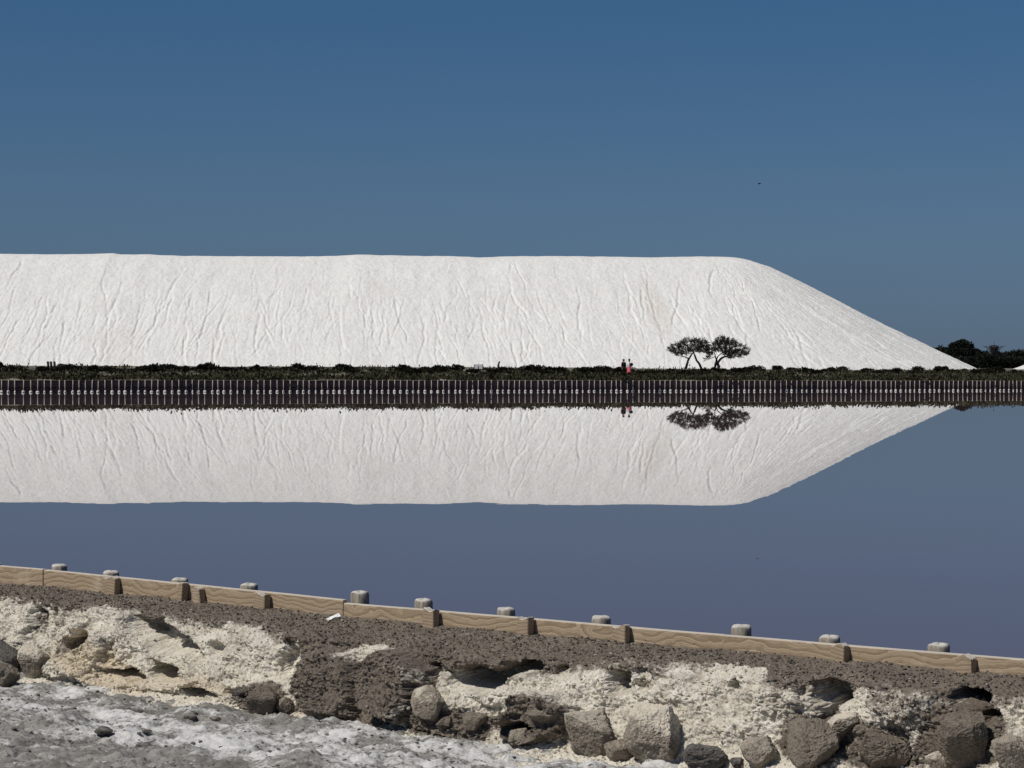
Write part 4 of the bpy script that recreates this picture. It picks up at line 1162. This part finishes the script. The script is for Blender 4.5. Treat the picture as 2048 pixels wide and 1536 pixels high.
rock(14, 1348, 64, 52, M_ROCK_BROWN, 'small brown rock cut by the left edge, lower of two', 2)
rock(72, 1326, 74, 72, M_ROCK_TAN, 'pale-topped grey rock right of the two rocks at the left edge', 3, dust_lit=.6)
rock(530, 1402, 74, 66, M_ROCK_BROWN, 'brown crumbly block at the left foot of the wide brown buttress', 6, dust_lit=.1)
rock(478, 1386, 34, 28, M_ROCK_DARK, 'small dark stone left of the brown crumbly block', 7, sub=5)
rock(572, 1412, 44, 38, M_ROCK_BROWN, 'small brown lump between the crumbly block and the buttress', 8, sub=5)
rock(858, 1404, 74, 68, M_ROCK_TAN, 'tan pointed rock leaning on the right side of the brown buttress', 9, dust_lit=.4, tilt=-18)
rock(1032, 1476, 52, 42, M_ROCK_TAN, 'small round tan rock under the dark hole in the middle of the bank', 10, dust_lit=.3)
rock(1178, 1464, 116, 108, M_ROCK_BROWN, 'big brown boulder with pale dusty top, left of the tilted boulder', 12, dust_lit=.62, tilt=8, cuts=9)
rock(1312, 1464, 134, 116, M_ROCK_TAN, 'big pale boulder tilted over with dark right side', 13, dust_lit=.75, tilt=26, cuts=9)
rock(1246, 1500, 78, 50, M_ROCK_TAN, 'flat tan rock wedged between the two big boulders', 14, dust_lit=.25)
rock(1404, 1512, 98, 52, M_ROCK_DARK, 'low dark rock right of the tilted boulder', 15, dust_lit=.3)
rock(1521, 1502, 84, 70, M_ROCK_TAN, 'squat grey rock left of the dark brown square block', 16, dust_lit=.25)
rock(1624, 1490, 104, 104, M_ROCK_BROWN, 'dark brown square block at the foot of the bank', 17, dust_lit=.05, tilt=12, cuts=7)
rock(1686, 1450, 84, 58, M_ROCK_TAN, 'tan rock with black shaded end resting above the square block', 18, dust_lit=.5, tilt=-10)
rock(1762, 1500, 132, 74, M_ROCK_BROWN, 'wide low brown rock right of the square block', 19, dust_lit=.08)
rock(1925, 1482, 116, 120, M_ROCK_BROWN, 'tall brown block below the big hollow at the right', 20, dust_lit=.08, cuts=7)
rock(2024, 1504, 92, 84, M_ROCK_TAN, 'tan rock at the lower right corner', 21, dust_lit=.2)
rock(1878, 1520, 60, 46, M_ROCK_TAN, 'small pale rock at the bottom left of the tall brown block', 22, dust_lit=.5)
rock(948, 1444, 60, 40, M_ROCK_BROWN, 'brown clod left of the dark hole in the middle of the bank', 23, dust_lit=.1)
rock(890, 1446, 44, 34, M_ROCK_BROWN, 'small brown clod below the tan pointed rock', 24, dust_lit=.1, sub=5)
rock(1094, 1432, 84, 50, M_ROCK_BROWN, 'brown ledge block over the dark hole in the middle of the bank', 25, dust_lit=.1)
rock(205, 1462, 44, 17, M_ROCK_DARK, 'flat dark clod on the mud flat, left one', 26, sub=5)
rock(318, 1490, 84, 18, M_ROCK_DARK, 'long flat dark clod on the salty mud', 27, sub=5, dust_lit=.1)
rock(292, 1464, 24, 9, M_ROCK_DARK, 'small dark clod on the white salt crust', 28, sub=5, dust_lit=.1)
rock(1475, 1524, 34, 24, M_ROCK_DARK, 'small dark stone in front of the squat grey rock', 29, sub=5)
rock(380, 1436, 30, 16, M_ROCK_DARK, 'small dark clod on the mud before the pale bank', 30, sub=5)
rock(432, 1440, 22, 12, M_ROCK_BROWN, 'tiny brown clod on the mud left of the crumbly block', 31, sub=5)

# ================================================================== LOOSE SMALL STUFF
rng = np.random.default_rng(77)
inb = (PX > -120) & (PX < 2170) & (VV > 0.02)
def scatter(mask, n, smin, smax, pw=2.2, lift=.25):
    I = np.argwhere(mask); sel = I[rng.integers(len(I), size=n)]
    P = BANK[sel[:, 0], sel[:, 1]].copy()
    s_ = smin + (smax - smin) * rng.random(n) ** pw
    P += rng.normal(0, .003, P.shape)
    P[:, 2] += s_ * lift * (1 - .5 * steep[sel[:, 0], sel[:, 1]])
    return P, s_
P, s_ = scatter(inb & (brown > .55) & (steep < .6), 15000, .004, .024, 4)
Vg, Fg = chunks(P, s_, 1)
o = link('gravel', mesh_np('gravel', Vg, Fg, smooth=False), M_GRAVEL); tag(o, 'loose brown gravel on top of the near bank', 'gravel', kind='stuff')
P, s_ = scatter(inb & (brown > .5) & (steep >= .3), 4000, .006, .03, 3)
Vg, Fg = chunks(P, s_, 2)
o = link('gravel', mesh_np('gravel', Vg, Fg, smooth=False), M_GRAVEL); tag(o, 'brown crumbs of earth on the face of the near bank', 'gravel', kind='stuff')
P, s_ = scatter(inb & (brown < .5), 6000, .005, .032, 3)
Vg, Fg = chunks(P, s_, 3)
o = link('marl_crumbs', mesh_np('marl_crumbs', Vg, Fg, smooth=False), M_CRUMB); tag(o, 'pale crumbs on the eroded face of the near bank', 'crumbs', kind='stuff')
mm = (MPX > -100) & (MPX < 2150) & (MPY < 1600) & (VM > .55)
I = np.argwhere(mm); sel = I[rng.integers(len(I), size=3200)]
P = MUD[sel[:, 0], sel[:, 1]].copy(); s_ = .005 + .035 * rng.random(3200) ** 6
P[:, 2] += s_ * .2
Vg, Fg = chunks(P, s_, 4, .5)
o = link('mud_clods', mesh_np('mud_clods', Vg, Fg, smooth=False), M_CLOD); tag(o, 'small clods and salt crumbs on the mud flat', 'clods', kind='stuff')

# a white scrap on the bank
s_ = surf(668, 1238)
gx = np.linspace(-.045, .045, 14); gy = np.linspace(-.018, .018, 8)
GX, GY = np.meshgrid(gx, gy, indexing='ij')
GZ = .012 * perlin(GX * 30, GY * 30, .2, 4) + .01 + .25 * np.abs(GY)
Vt = np.stack([GX, GY, GZ], -1).reshape(-1, 3); Ft = grid_faces(14, 8)
V2 = np.concatenate([Vt, Vt - [0, 0, .003]]); F2 = np.concatenate([Ft, Ft[:, ::-1] + len(Vt)])
o = link('scrap', mesh_np('scrap', V2, F2), M_WHITE); o.location = (s_[0], s_[1], s_[2] + .01); o.rotation_euler = (rad(18), rad(-22), rad(15))
tag(o, 'crumpled white scrap lying on the brown gravel below the plank joint', 'scrap')
